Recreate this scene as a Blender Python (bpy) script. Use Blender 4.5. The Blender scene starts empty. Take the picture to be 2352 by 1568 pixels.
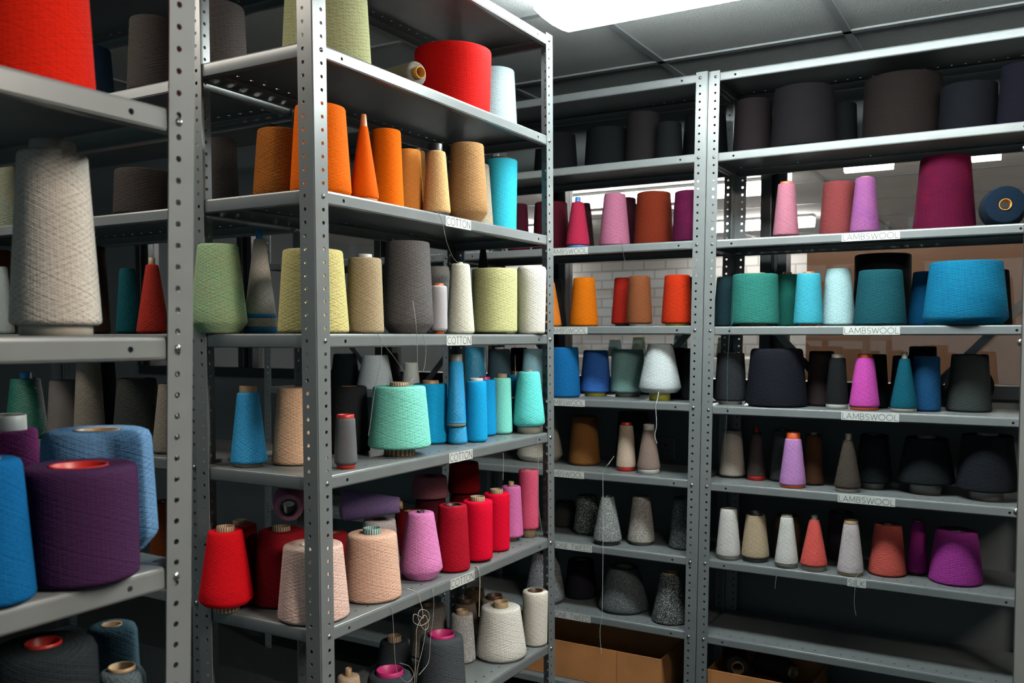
import bpy, bmesh, math, random
from mathutils import Vector, Matrix
PI = math.pi
SC = bpy.context.scene
COL = SC.collection
HC = 1.35                       # eye height above the floor
YAW, PITCH, FPX = 0.52215, 0.04416, 2070.5
PCX, PCY = 1193.8, 863.3
cY, sY, cP, sP = math.cos(YAW), math.sin(YAW), math.cos(PITCH), math.sin(PITCH)

def proj(u, v, z):
    h = z - HC
    X = u*cY + v*sY; Z = -u*sY + v*cY
    Z2 = Z*cP - h*sP; Y2 = h*cP + Z*sP
    return PCX + FPX*X/Z2, PCY - FPX*Y2/Z2, Z2
def bisect(f, lo, hi, target):
    flo = f(lo)
    inc = f(hi) > flo
    for _ in range(50):
        m = (lo+hi)/2
        if (f(m) < target) == inc: lo = m
        else: hi = m
    return (lo+hi)/2

# ------------------------------------------------------------------ materials
def lin(c):
    if isinstance(c, str):
        c = [int(c[i:i+2], 16)/255 for i in (0, 2, 4)]
    return tuple(((x+.055)/1.055)**2.4 if x > .04045 else x/12.92 for x in c)+(1,)
MATS = {}
ALB = .42                       # everything in the store is a little duller than it looks under these lamps
def dull(c, k=None):
    c = lin(c); k = ALB if k is None else k; return (c[0]*k, c[1]*k, c[2]*k, 1)
def new_mat(name):
    m = bpy.data.materials.new(name); m.use_nodes = True
    return m, m.node_tree, m.node_tree.nodes['Principled BSDF']
def N(nt, typ, **kw):
    n = nt.nodes.new(typ)
    for k, v in kw.items():
        if k.startswith('i_'):
            key = k[2:]
            n.inputs[int(key) if key.isdigit() else key].default_value = v
        else: setattr(n, k, v)
    return n
def math_node(nt, op, a, b=None):
    n = nt.nodes.new('ShaderNodeMath'); n.operation = op
    for i, x in enumerate((a, b)):
        if x is None: continue
        if isinstance(x, (int, float)): n.inputs[i].default_value = x
        else: nt.links.new(x, n.inputs[i])
    return n.outputs[0]
def plain(name, col, rough=.5, metal=0, noise=0, nscale=60, bump=0, spec=.5):
    key = ('p', name)
    if key in MATS: return MATS[key]
    m, nt, b = new_mat(name)
    b.inputs['Base Color'].default_value = dull(col)
    b.inputs['Roughness'].default_value = rough
    b.inputs['Metallic'].default_value = metal
    b.inputs['Specular IOR Level'].default_value = spec
    if noise or bump:
        tc = N(nt, 'ShaderNodeTexCoord'); no = N(nt, 'ShaderNodeTexNoise', i_Scale=nscale, i_Detail=4)
        nt.links.new(tc.outputs['Object'], no.inputs['Vector'])
        if noise:
            hs = N(nt, 'ShaderNodeMapRange', i_1=.3, i_2=.7, i_3=1-noise, i_4=1+noise)
            nt.links.new(no.outputs['Fac'], hs.inputs[0])
            vm = N(nt, 'ShaderNodeVectorMath', operation='SCALE'); vm.inputs[0].default_value = dull(col)[:3]
            nt.links.new(hs.outputs[0], vm.inputs['Scale']); nt.links.new(vm.outputs[0], b.inputs['Base Color'])
        if bump:
            bp = N(nt, 'ShaderNodeBump', i_Strength=bump, i_Distance=.002)
            nt.links.new(no.outputs['Fac'], bp.inputs['Height']); nt.links.new(bp.outputs[0], b.inputs['Normal'])
    MATS[key] = m; return m
def emit(name, col, st):
    m, nt, b = new_mat(name)
    b.inputs['Base Color'].default_value = lin(col)
    b.inputs['Emission Color'].default_value = lin(col)
    b.inputs['Emission Strength'].default_value = st
    return m
def yarn_mat(col, style='', alt=None):
    """crossed winding of yarn, drawn from the body's own angle / height coordinates"""
    key = ('y', col, style, alt)
    if key in MATS: return MATS[key]
    m, nt, b = new_mat('yarn')
    uv = N(nt, 'ShaderNodeUVMap'); sp = N(nt, 'ShaderNodeSeparateXYZ'); nt.links.new(uv.outputs[0], sp.inputs[0])
    tc = N(nt, 'ShaderNodeTexCoord')
    no = N(nt, 'ShaderNodeTexNoise', i_Scale=22, i_Detail=3); nt.links.new(tc.outputs['Object'], no.inputs['Vector'])
    fine = N(nt, 'ShaderNodeTexNoise', i_Scale=260, i_Detail=3); nt.links.new(tc.outputs['Object'], fine.inputs['Vector'])
    x, y = sp.outputs[0], sp.outputs[1]
    def wind(n, mm, sgn, jit, sharp):
        a = math_node(nt, 'MULTIPLY', x, n*2*PI*sgn); c = math_node(nt, 'MULTIPLY', y, mm*2*PI)
        ph = math_node(nt, 'ADD', a, c); j = math_node(nt, 'MULTIPLY', no.outputs['Fac'], jit)
        s = math_node(nt, 'SINE', math_node(nt, 'ADD', ph, j))
        s = math_node(nt, 'MULTIPLY_ADD', s, .5); s.node.inputs[2].default_value = .5
        return math_node(nt, 'POWER', s, sharp)
    h1 = wind(40, 310, 1, 3.5, 1.2); h2 = wind(40, 310, -1, 3.5, 1.2)
    l1 = math_node(nt, 'MAXIMUM', wind(15, 118, 1, 4, 9), wind(11, 73, -1, 5, 12))
    l2 = math_node(nt, 'MAXIMUM', wind(15, 131, -1, 5, 9), wind(9, 67, 1, 4, 14))
    mx = math_node(nt, 'MAXIMUM', h1, h2)
    md = math_node(nt, 'MAXIMUM', wind(21, 158, 1, 5, 1.6), wind(19, 149, -1, 6, 1.6))
    msk = N(nt, 'ShaderNodeMapRange', i_1=.42, i_2=.58); nt.links.new(no.outputs['Fac'], msk.inputs[0])
    ln = math_node(nt, 'ADD', math_node(nt, 'MULTIPLY', l1, msk.outputs[0]), math_node(nt, 'MULTIPLY', l2, math_node(nt, 'SUBTRACT', 1.15, msk.outputs[0])))
    coarse = {'smooth': .35, 'fluffy': .6, 'tweed': .8}.get(style, 1.0)
    # random yarn tone, plus crevice shading between strands painted into the colour
    var = math_node(nt, 'MULTIPLY', ln, .16*coarse); var = math_node(nt, 'SUBTRACT', 1.07, var)
    var = math_node(nt, 'ADD', var, math_node(nt, 'MULTIPLY', math_node(nt, 'SUBTRACT', md, .55), .23*coarse))
    v2 = math_node(nt, 'MULTIPLY', mx, .20*coarse); var = math_node(nt, 'ADD', var, v2)
    f2 = math_node(nt, 'SUBTRACT', fine.outputs['Fac'], .5); f2 = math_node(nt, 'MULTIPLY', f2, .5 if style != 'smooth' else .2)
    var = math_node(nt, 'ADD', var, math_node(nt, 'SUBTRACT', f2, .1*coarse))
    base = N(nt, 'ShaderNodeRGB'); base.outputs[0].default_value = dull(col); bo = base.outputs[0]
    if alt or style == 'tweed':
        mixn = N(nt, 'ShaderNodeMix', data_type='RGBA'); cr = N(nt, 'ShaderNodeMapRange')
        if style == 'tweed':
            n3 = N(nt, 'ShaderNodeTexNoise', i_Scale=330, i_Detail=1); nt.links.new(tc.outputs['Object'], n3.inputs['Vector'])
            cr.inputs[1].default_value = .5; cr.inputs[2].default_value = .68; nt.links.new(n3.outputs['Fac'], cr.inputs[0])
        else:
            nt.links.new(math_node(nt, 'MULTIPLY', h1, no.outputs['Fac']), cr.inputs[0]); cr.inputs[1].default_value = .1; cr.inputs[2].default_value = .45
        nt.links.new(cr.outputs[0], mixn.inputs[0]); nt.links.new(bo, mixn.inputs[6])
        mixn.inputs[7].default_value = dull(alt or 'b0b0aa'); bo = mixn.outputs[2]
    vm = N(nt, 'ShaderNodeVectorMath', operation='SCALE'); nt.links.new(bo, vm.inputs[0]); nt.links.new(var, vm.inputs['Scale'])
    nt.links.new(vm.outputs[0], b.inputs['Base Color'])
    hh = math_node(nt, 'SUBTRACT', math_node(nt, 'ADD', mx, math_node(nt, 'MULTIPLY', md, .6)), math_node(nt, 'MULTIPLY', ln, .8)); hh = math_node(nt, 'ADD', hh, math_node(nt, 'MULTIPLY', fine.outputs['Fac'], .9))
    bp = N(nt, 'ShaderNodeBump', i_Strength=.6*coarse, i_Distance=.0011)
    nt.links.new(hh, bp.inputs['Height']); nt.links.new(bp.outputs[0], b.inputs['Normal'])
    b.inputs['Roughness'].default_value = .45 if style == 'shiny' else .85
    b.inputs['Specular IOR Level'].default_value = .4 if style == 'shiny' else .06
    MATS[key] = m; return m

STEEL = plain('grey_painted_steel', '868d8e', .32, .10, noise=.06, nscale=18, bump=.06)
ZINC = plain('zinc_screw', 'c9ccca', .25, .9)
PAPER = plain('label_paper', 'dde2de', .6)
INK = plain('label_ink', '14181a', .5)

# ------------------------------------------------------------------ object helpers
def link(name, bm, mats, parent=None, smooth=False, loc=None):
    me = bpy.data.meshes.new(name)
    bm.to_mesh(me); bm.free()
    for m in (mats if isinstance(mats, (list, tuple)) else [mats]): me.materials.append(m)
    if smooth:
        for p in me.polygons: p.use_smooth = True
    o = bpy.data.objects.new(name, me); COL.objects.link(o)
    if parent: o.parent = parent
    if loc: o.location = loc
    return o
LABELS = {}
def tag(o, label, cat, group=None):
    if not 4 <= len(label.split()) <= 16: print('LEN', len(label.split()), label)
    if label in LABELS: print('DUP', label)
    LABELS[label] = 1
    o['label'] = label; o['category'] = cat
    if group: o['group'] = group
    return o
def struct(o):
    o['kind'] = 'structure'; return o
def empty(name, loc, rz=0):
    o = bpy.data.objects.new(name, None); COL.objects.link(o)
    o.empty_display_size = .05; o.location = loc; o.rotation_euler = (0, 0, rz); return o
def quad(bm, *ps, mi=0):
    f = bm.faces.new([bm.verts.new(p) for p in ps]); f.material_index = mi; return f
def box(bm, x0, x1, y0, y1, z0, z1, mi=0):
    v = [bm.verts.new((x, y, z)) for x in (x0, x1) for y in (y0, y1) for z in (z0, z1)]
    for idx in ((0,1,3,2),(4,6,7,5),(0,4,5,1),(2,3,7,6),(0,2,6,4),(1,5,7,3)):
        bm.faces.new([v[i] for i in idx]).material_index = mi
def bevel(o, w, seg=2):
    m = o.modifiers.new('bevel', 'BEVEL'); m.width = w; m.segments = seg; m.limit_method = 'ANGLE'
def hole_cell(bm, O, A, B, a0, a1, b0, b1, r, n=(0,0,0), ca=None, cb=None):
    """rectangle a0..a1 x b0..b1 in the plane O + a*A + b*B, pierced by a round hole"""
    O, A, B = Vector(O), Vector(A), Vector(B)
    ca = (a0+a1)/2 if ca is None else ca; cb = (b0+b1)/2 if cb is None else cb
    outer = []
    P = [(a0,b0),(a1,b0),(a1,b1),(a0,b1)]
    for i in range(4):
        p, q = P[i], P[(i+1) % 4]
        for t in (0, 1/3, 2/3): outer.append((p[0]+(q[0]-p[0])*t, p[1]+(q[1]-p[1])*t))
    inner = []
    for a, b in outer:
        d = math.hypot(a-ca, b-cb); inner.append((ca+(a-ca)/d*r, cb+(b-cb)/d*r))
    vo = [bm.verts.new(O+A*a+B*b) for a, b in outer]; vi = [bm.verts.new(O+A*a+B*b) for a, b in inner]
    for i in range(12):
        j = (i+1) % 12; bm.faces.new((vo[i], vo[j], vi[j], vi[i]))
def solid(o, t, off=-1):
    m = o.modifiers.new('solid', 'SOLIDIFY'); m.thickness = t; m.offset = off

# ------------------------------------------------------------------ lettering (thin strokes)
def arc(cx, cy, rx, ry, a0, a1, n=12):
    return [(cx+rx*math.cos(math.radians(a0+(a1-a0)*i/n)), cy+ry*math.sin(math.radians(a0+(a1-a0)*i/n))) for i in range(n+1)]
GL = {
 'C': (.82, [arc(.45,.5,.42,.5,45,315,16)]), 'O': (.95, [arc(.45,.5,.44,.5,0,360,22)]),
 'T': (.6, [[(0,1),(.56,1)],[(.28,1),(.28,0)]]), 'N': (.75, [[(.04,0),(.04,1),(.66,0),(.66,1)]]),
 'L': (.5, [[(.05,1),(.05,0),(.46,0)]]), 'A': (.74, [[(0,0),(.36,1),(.72,0)],[(.12,.34),(.6,.34)]]),
 'M': (.92, [[(.04,0),(.1,1),(.45,.15),(.8,1),(.86,0)]]), 'B': (.62, [[(.05,0),(.05,1),(.3,1)]+arc(.3,.76,.22,.24,90,-90,8)+[(.05,.52),(.3,.52)]+arc(.3,.26,.25,.26,90,-90,8)+[(.05,0)]]),
 'S': (.58, [arc(.28,.75,.23,.25,40,270,10)+arc(.28,.25,.25,.25,90,-140,10)]), 'W': (1.02, [[(0,1),(.26,0),(.5,.95),(.74,0),(1,1)]]),
 'E': (.55, [[(.48,1),(.05,1),(.05,0),(.5,0)],[(.05,.52),(.44,.52)]]), 'D': (.8, [[(.05,0),(.05,1),(.3,1)]+arc(.3,.5,.42,.5,90,-90,12)+[(.05,0)]]),
 'I': (.2, [[(.08,0),(.08,1)]]), 'K': (.62, [[(.05,0),(.05,1)],[(.56,1),(.06,.48),(.6,0)]]), ' ': (.4, []),
}
def text_w(s): return sum(GL[c][0]+.12 for c in s)-.12
def label_bm(s, w, h, pad=.003):
    """paper slip w x h in the XZ plane (facing -Y) with its lettering"""
    bm = bmesh.new()
    box(bm, 0, w, -.0006, 0, 0, h, 0)
    sy = h-2*pad*1.2; sx = (w-2*pad)/text_w(s); x = pad; th = .0013
    k = 0
    for c in s:
        gw, strokes = GL[c]
        for st in strokes:
            P = [(x+px*sx, pad*1.2+pz*sy) for px, pz in st]
            for (xa, za), (xb, zb) in zip(P, P[1:]):
                dx, dz = xb-xa, zb-za; L = math.hypot(dx, dz) or 1
                nx, nz = -dz/L*th/2, dx/L*th/2; ex, ez = dx/L*th/3, dz/L*th/3
                k += 1; y = -.0008-.00001*(k % 7)
                quad(bm, (xa+nx-ex, y, za+nz-ez), (xa-nx-ex, y, za-nz-ez), (xb-nx+ex, y, zb-nz+ez), (xb+nx+ex, y, zb+nz+ez), mi=1)
        x += (gw+.12)*sx
    return bm

# ------------------------------------------------------------------ racks
FW, PT = .037, .0018           # width of a post's flange, sheet thickness
def screw_bm():
    bm = bmesh.new()
    prof = [(.0, .0038), (.0028, .0034), (.0048, .0019), (.0055, 0)]
    rings = []
    for r, y in prof[1:]:
        rings.append([bm.verts.new((r*math.cos(2*PI*i/12), -y, r*math.sin(2*PI*i/12))) for i in range(12)])
    c = bm.verts.new((0, -.0038, 0))
    for i in range(12):
        j = (i+1) % 12
        bm.faces.new((c, rings[0][i], rings[0][j]))
        for a, b in zip(rings, rings[1:]): bm.faces.new((a[i], b[i], b[j], a[j]))
    for s in (0, 1):
        d = [(-.004, -.0006), (.004, .0006)]
        if s: box(bm, -.0005, .0005, -.00405, -.003, -.0035, .0035, 1)
        else: box(bm, -.0035, .0035, -.00405, -.003, -.0005, .0005, 1)
    return bm
_s = link('screw', screw_bm(), [ZINC, plain('screw_slot', '3a3d3d', .6)], smooth=True); SCREW_ME = _s.data; bpy.data.objects.remove(_s)

class Rack:
    def __init__(s, name, label, x, y, rz, w, dep, levels, sh=(0, 0), top=None, front_posts=True):
        s.w, s.dep, s.lv, s.sh, s.rz = w, dep, [HC+l for l in levels], sh, rz
        s.x, s.y = x, y; s.lo = -.5
        s.root = empty('shelving_rack', (x, y, 0), rz); tag(s.root, label, 'shelving rack')
        s.root['group'] = 'grey steel shelving racks'
        s.shelves = []
        ztop = s.lv[0]+.004 if top is None else HC+top
        for ci, (px, py, q) in enumerate(((0,0,0),(w,0,1),(w,dep,2),(0,dep,3))):
            s.post(px, py, q, ztop, ci < 2)
        for i, z in enumerate(s.lv): s.shelf(i, z)
    def off(s, z): return s.sh[0]*(z-HC), s.sh[1]*(z-HC)
    def world(s, lx, ly, z, sheared=True):
        ox, oy = s.off(z) if sheared else (0, 0)
        lx += ox; ly += oy
        c, n = math.cos(s.rz), math.sin(s.rz)
        return s.x+c*lx-n*ly, s.y+n*lx+c*ly, z
    def post(s, px, py, q, ztop, screws):
        bm = bmesh.new(); dirs = [(1,0),(0,1),(-1,0),(0,-1)]
        A, B = dirs[q], dirs[(q+1) % 4]
        z0 = (s.lv[0]-.0145) % .025 - .0125
        n = int((ztop-z0)/.025)
        for D, Od in ((A, B), (B, A)):
            O = (px, py, 0); D3 = (D[0], D[1], 0)
            quad(bm, *[(px+D[0]*a, py+D[1]*a, z) for a, z in ((.0015,0),(FW,0),(FW,max(z0,.001)),(.0015,max(z0,.001)))])
            for k in range(n):
                za = z0+k*.025; zb = za+.025 if k < n-1 else ztop
                if za < 0: continue
                hole_cell(bm, O, D3, (0,0,1), .0095, FW, za, zb, .0037, ca=.0235, cb=za+.0125)
                quad(bm, *[(px+D[0]*a, py+D[1]*a, z) for a, z in ((.0015,za),(.0095,za),(.0095,zb),(.0015,zb))])
        quad(bm, (px+A[0]*.0015, py+A[1]*.0015, 0), (px+B[0]*.0015, py+B[1]*.0015, 0), (px+B[0]*.0015, py+B[1]*.0015, ztop), (px+A[0]*.0015, py+A[1]*.0015, ztop))
        bmesh.ops.remove_doubles(bm, verts=bm.verts, dist=.00005)
        bmesh.ops.recalc_face_normals(bm, faces=bm.faces)
        # faces must point to the outside of the rack
        f = max(bm.faces, key=lambda f: f.calc_area()); c = f.calc_center_median()
        if (c-Vector((s.w/2, s.dep/2, c.z))).dot(f.normal) < 0: bmesh.ops.reverse_faces(bm, faces=bm.faces)
        for v in bm.verts:
            ox, oy = s.off(v.co.z); v.co.x += ox; v.co.y += oy
        o = link('post', bm, STEEL, s.root); solid(o, PT, -1)
        if screws:
            for z in s.lv:
                zz = z-.0145; ox, oy = s.off(zz)
                sx = px+A[0]*.0235 if q == 0 else px-.0235
                c = bpy.data.objects.new('screw', SCREW_ME); COL.objects.link(c); c.parent = o
                c.location = (sx+ox, py-.0004+oy, zz); c.rotation_euler = (0, random.random()*3, 0)
    def shelf(s, idx, z):
        bm = bmesh.new(); g = .0022; W, D = s.w, s.dep
        prof = [(.0055,0),(.0022,-.0007),(.0006,-.0024),(0,-.0055),(0,-.0245),(.0008,-.0268),(.003,-.028),(.014,-.028)]
        loops = []
        for ins, dz in prof:
            i = ins+g; loops.append([(i,i,dz),(W-i,i,dz),(W-i,D-i,dz),(i,D-i,dz)])
        for li, (a, b) in enumerate(zip(loops, loops[1:])):
            for k in range(4):
                j = (k+1) % 4
                if li == 3 and k == 0:      # front flange with its two punched holes
                    i = g; O = (0, i, 0); xs = [.085, W-.085]
                    quad(bm, (i,i,-.0245), (.075,i,-.0245), (.075,i,-.0055), (i,i,-.0055))
                    quad(bm, (.095,i,-.0245), (W-.095,i,-.0245), (W-.095,i,-.0055), (.095,i,-.0055))
                    quad(bm, (W-.075,i,-.0245), (W-i,i,-.0245), (W-i,i,-.0055), (W-.075,i,-.0055))
                    for x in xs: hole_cell(bm, O, (1,0,0), (0,0,1), x-.01, x+.01, -.0245, -.0055, .0036)
                    continue
                quad(bm, b[k], b[j], a[j], a[k])
        i = prof[0][0]+g; ys = [i, .024, .040, D-.040, D-.024, D-i]
        for a, b in ((0,1),(2,3),(4,5)): quad(bm, (i,ys[a],0), (W-i,ys[a],0), (W-i,ys[b],0), (i,ys[b],0))
        nh = int(round((W-2*i)/.0385)); st = (W-2*i)/nh
        for a, b in ((1,2),(3,4)):
            for k in range(nh): hole_cell(bm, (0,0,0), (1,0,0), (0,1,0), i+k*st, i+(k+1)*st, ys[a], ys[b], .0036)
        bmesh.ops.remove_doubles(bm, verts=bm.verts, dist=.00005)
        bmesh.ops.recalc_face_normals(bm, faces=bm.faces)
        f = max(bm.faces, key=lambda f: f.calc_area())
        if f.normal.z < 0: bmesh.ops.reverse_faces(bm, faces=bm.faces)
        for f in bm.faces: f.smooth = True
        ox, oy = s.off(z)
        o = link('shelf', bm, STEEL, s.root, loc=(ox, oy, z)); solid(o, .0012, -1)
        m = o.modifiers.new('split', 'EDGE_SPLIT'); m.split_angle = math.radians(40)
        s.shelves.append(o)
    def label(s, i, x0, x1, text, h=.0235, zoff=-.0265, w=None):
        """paper label between two columns of the photograph on shelf i's front edge"""
        z = s.lv[i]-.014
        f = lambda lx: proj(*s.world(lx, 0, z))[0]
        a = bisect(f, -.3, s.w+.3, x0) if x0 is not None else None; b = bisect(f, -.3, s.w+.3, x1)
        if a is None: a = b-w
        a, b = min(a, b), max(a, b)
        link('paper_label', label_bm(text, b-a, h), [PAPER, INK], s.shelves[i], loc=(a, .0007, zoff))
    def brace(s, pts, y):
        bm = bmesh.new(); (x0, z0), (x1, z1) = pts
        d = Vector((x1-x0, 0, z1-z0)).normalized(); n = Vector((-d.z, 0, d.x))*.0125
        a, b = Vector((x0, y, z0)), Vector((x1, y, z1)); t = Vector((0, .002, 0))
        vs = [p+q*k+t*e for e in (0, 1) for p in (a, b) for q, k in ((n, 1), (n, -1))]
        V = [bm.verts.new(p) for p in vs]
        for f in ((0,1,3,2),(4,6,7,5),(0,2,6,4),(1,5,7,3),(0,4,5,1),(2,3,7,6)): bm.faces.new([V[i] for i in f])
        link('brace', bm, STEEL, s.root)

BU, BV, CV, CU = -1.186, 1.288, 2.802, -.936
W = .966
bl = [.83, .555, .28, .005, -.27, -.568, -.87, -1.17]
cl = [.834, .583, .308, .034, -.217, -.468, -.722, -.969, -1.22]
dl = [.830, .579, .306, .031, -.222, -.470, -.720, -.969, -1.22]
RB = Rack('B', 'steel rack in the centre whose four shelves carry COTTON labels', BU, BV, PI/2, W, .336, bl, sh=(0, .006))
RC = Rack('C', 'steel rack behind, with LAMBSWOOL and ONE TWEED labels cut off by the post', CU-.002-W, CV, 0, W, .32, cl, sh=(.013, 0))
RD = Rack('D', 'steel rack at the right with LAMBSWOOL and SILK labels', CU+.002, CV, 0, W, .32, dl, sh=(.013, 0))
RA = Rack('A', 'nearest steel rack, out of focus at the left edge with large cones', -.879, .742-W, PI/2, W, .46, [.82, .545, .262, 0, -.272, -.547, -.82, -1.1], sh=(0, -.033))
RE = Rack('E', 'shadowed steel rack seen through the nearest rack at the left', -1.560-W, 1.335, 0, W, .32, bl)
RA.lo = .28
RH = Rack('H', 'steel rack in the far back seen through the COTTON shelves', CU-.006-2*W, CV, 0, W, .32, cl, sh=(.013, 0))
RF = Rack('F', 'steel rack cut off by the right edge of the picture', -.022, 2.425, -PI/2, W, .32, [.83, .56, .28, .005, -.24, -.50, -.75, -1.0, -1.25])
for r in (RD, RC, RH):
    r.brace([(.02, HC+.16), (.36, HC-.21)], .315); r.brace([(W-.02, HC+.16), (W-.36, HC-.21)], .318)
for i in (2, 3, 4, 5): RB.label(i, *((1024, 1082), (1026, 1083), (1032, 1086), (1035, 1090))[i-2], 'COTTON')
for i, (a, b) in zip((2, 3, 4, 5), ((1933, 2067), (1937, 2067), (1932, 2065), (1924, 2056))): RD.label(i, a, b, 'LAMBSWOOL')
RD.label(6, 1946, 1989, 'SILK')
for i, b in zip((2, 3, 4, 5), (1350, 1349, 1343, 1341)): RC.label(i, None, b, 'LAMBSWOOL', w=.15)
for i, b in zip((6, 7), (1359, 1356)): RC.label(i, None, b, 'ONE TWEED', w=.142)

# ------------------------------------------------------------------ cones of yarn
def lathe(bm, prof, seg=44, uvl=None, mi=0, phase=0):
    rings = []
    for r, z in prof:
        rings.append([bm.verts.new((r*math.cos(2*PI*i/seg+phase), r*math.sin(2*PI*i/seg+phase), z)) for i in range(seg)])
    s = 0; arcl = [0]
    for (r0, z0), (r1, z1) in zip(prof, prof[1:]): s += math.hypot(r1-r0, z1-z0); arcl.append(s)
    for k in range(len(prof)-1):
        for i in range(seg):
            j = (i+1) % seg
            f = bm.faces.new((rings[k][i], rings[k][j], rings[k+1][j], rings[k+1][i])); f.smooth = True; f.material_index = mi
            if uvl:
                uu = (i/seg, (i+1)/seg, (i+1)/seg, i/seg); vv = (arcl[k], arcl[k], arcl[k+1], arcl[k+1])
                for l, a, b in zip(f.loops, uu, vv): l[uvl].uv = (a, b)
CORES = {'card': 'a98a63', 'grey': '9a9890', 'white': 'dcdcd6', 'black': '17191b', 'brown': '6b4a34', 'orange': 'e8621c', 'peach': 'f0965a',
         'blue': '1597dc', 'red': 'd6281c', 'yellow': 'd8cf4e', 'pink': 'e02f86', 'amber': 'f0a437', 'tan': 'c0a27a', 'tube': 'b9b3a6',
         'dark': '2c2e30', 'stripe': '8c6a48', 'greenstripe': '3f7d78', 'bluetip': '2a7fc8'}
def core_mat(k):
    if k in ('stripe', 'greenstripe'):
        key = ('c', k)
        if key in MATS: return MATS[key]
        m, nt, b = new_mat('striped_core')
        uv = N(nt, 'ShaderNodeUVMap'); sp = N(nt, 'ShaderNodeSeparateXYZ'); nt.links.new(uv.outputs[0], sp.inputs[0])
        s = math_node(nt, 'SINE', math_node(nt, 'MULTIPLY', sp.outputs[0], 2*PI*22)); s = math_node(nt, 'GREATER_THAN', s, 0)
        mx = N(nt, 'ShaderNodeMix', data_type='RGBA'); nt.links.new(s, mx.inputs[0])
        mx.inputs[6].default_value = dull('d8c4a0' if k == 'stripe' else 'b8d8d2'); mx.inputs[7].default_value = lin('5a3c2a' if k == 'stripe' else '1e4a48')
        nt.links.new(mx.outputs[2], b.inputs['Base Color']); b.inputs['Roughness'].default_value = .6
        MATS[key] = m; return m
    return plain('core_'+k, CORES[k], .45)
CONES = []
GROUP = 'yarn cones standing on the racks'
def cone_body(root, r0, r1, H, zb, tip, rc0, rc1, bev, col, core, style='', alt=None, roundtop=.005, bulge=0, band=None, corelabel=None):
    """yarn wound on a tapered core: root's z axis, base at z=0"""
    bm = bmesh.new(); uvl = bm.loops.layers.uv.new('UVMap')
    zt = zb+H; q = min(roundtop, H*.1, r1*.4); bh = min(bev, H*.35); rb = r0-bh*.75 if bev > .006 else r0-.003
    rb = max(rb, rc0+.001)
    prof = [(rc0*.97, zb+.0015), (rb*.97, zb), (rb, zb+.0015)]
    if bev > .006: prof += [(r0-.002, zb+bh-.003), (r0, zb+bh+.002)]
    else: prof += [(r0-.0005, zb+.003), (r0, zb+.007)]
    n = 6
    zs = prof[-1][1]
    for i in range(1, n):
        t = i/n; prof.append((r0+(r1-r0)*t+bulge*math.sin(PI*t), zs+(zt-q-zs)*t))
    prof += [(r1, zt-q), (r1-q*.3, zt-q*.3), (r1-q, zt), (rc1*1.04, zt-.001)]
    lathe(bm, prof, 48, uvl)
    y = link('yarn', bm, yarn_mat(col, style, alt), root)
    bm = bmesh.new(); uvl = bm.loops.layers.uv.new('UVMap'); w = .0022
    zc = zt+tip
    ri = max(rc1-w, .002)
    lathe(bm, [(rc0-w, .0), (rc0, .0004), (rc0-.0003, zb), (rc1, zt), (rc1*.985 if tip < .02 else rc1*.72, zc-.0008), ((rc1 if tip < .02 else rc1*.74)-w*.5, zc), (ri if tip < .02 else ri*.7, zc-.001), (ri*.9, zt-.02), (max(rc0-w-.002, ri*.9), .004), (rc0-w, .0)], 32, uvl)
    c = link('cone_core', bm, core_mat(core), root)
    if corelabel: c['label'] = corelabel
    if band:
        bm = bmesh.new()
        (bz0, bz1, bc) = band
        ra = lambda z: r0+(r1-r0)*((z-zb)/H)+.0012
        lathe(bm, [(ra(zb+bz0)-.002, zb+bz0), (ra(zb+bz0), zb+bz0+.0005), (ra(zb+bz1), zb+bz1-.0005), (ra(zb+bz1)-.002, zb+bz1)], 40)
        link('plastic_band', bm, core_mat(bc), root)
def shift(c, g):
    out = ''; l = lin(c); g = min(g, .97/max(l[:3]))
    for x in l[:3]:
        x = x*g; x = 1.055*x**(1/2.4)-.055 if x > .0031308 else x*12.92
        out += '%02x' % max(0, min(255, int(round(x*255))))
    return out
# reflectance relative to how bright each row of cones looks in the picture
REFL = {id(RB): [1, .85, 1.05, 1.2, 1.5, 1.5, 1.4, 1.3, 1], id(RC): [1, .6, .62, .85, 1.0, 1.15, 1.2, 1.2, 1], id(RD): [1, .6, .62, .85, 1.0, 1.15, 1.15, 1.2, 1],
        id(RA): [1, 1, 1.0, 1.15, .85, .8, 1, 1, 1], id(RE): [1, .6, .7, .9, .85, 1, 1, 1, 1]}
SPECS = []
def cone(rk, si, xl, xr, tl, tr, yt, col, label, **k):
    SPECS.append(dict(rk=rk, si=si, xl=xl, xr=xr, tl=tl, tr=tr, yt=yt, col=col, label=label, k=k)); return len(SPECS)-1
def geo(s, d, up=0):
    rk = s['rk']; z = rk.lv[s['si']]+.0004+up
    lx = bisect(lambda q: proj(*rk.world(q, d, z))[0], rk.lo, rk.w+.5, (s['xl']+s['xr'])/2)
    wx, wy, _ = rk.world(lx, d, z); Z = proj(wx, wy, z)[2]
    return lx, (s['xr']-s['xl'])/2/(FPX/Z), Z
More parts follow.
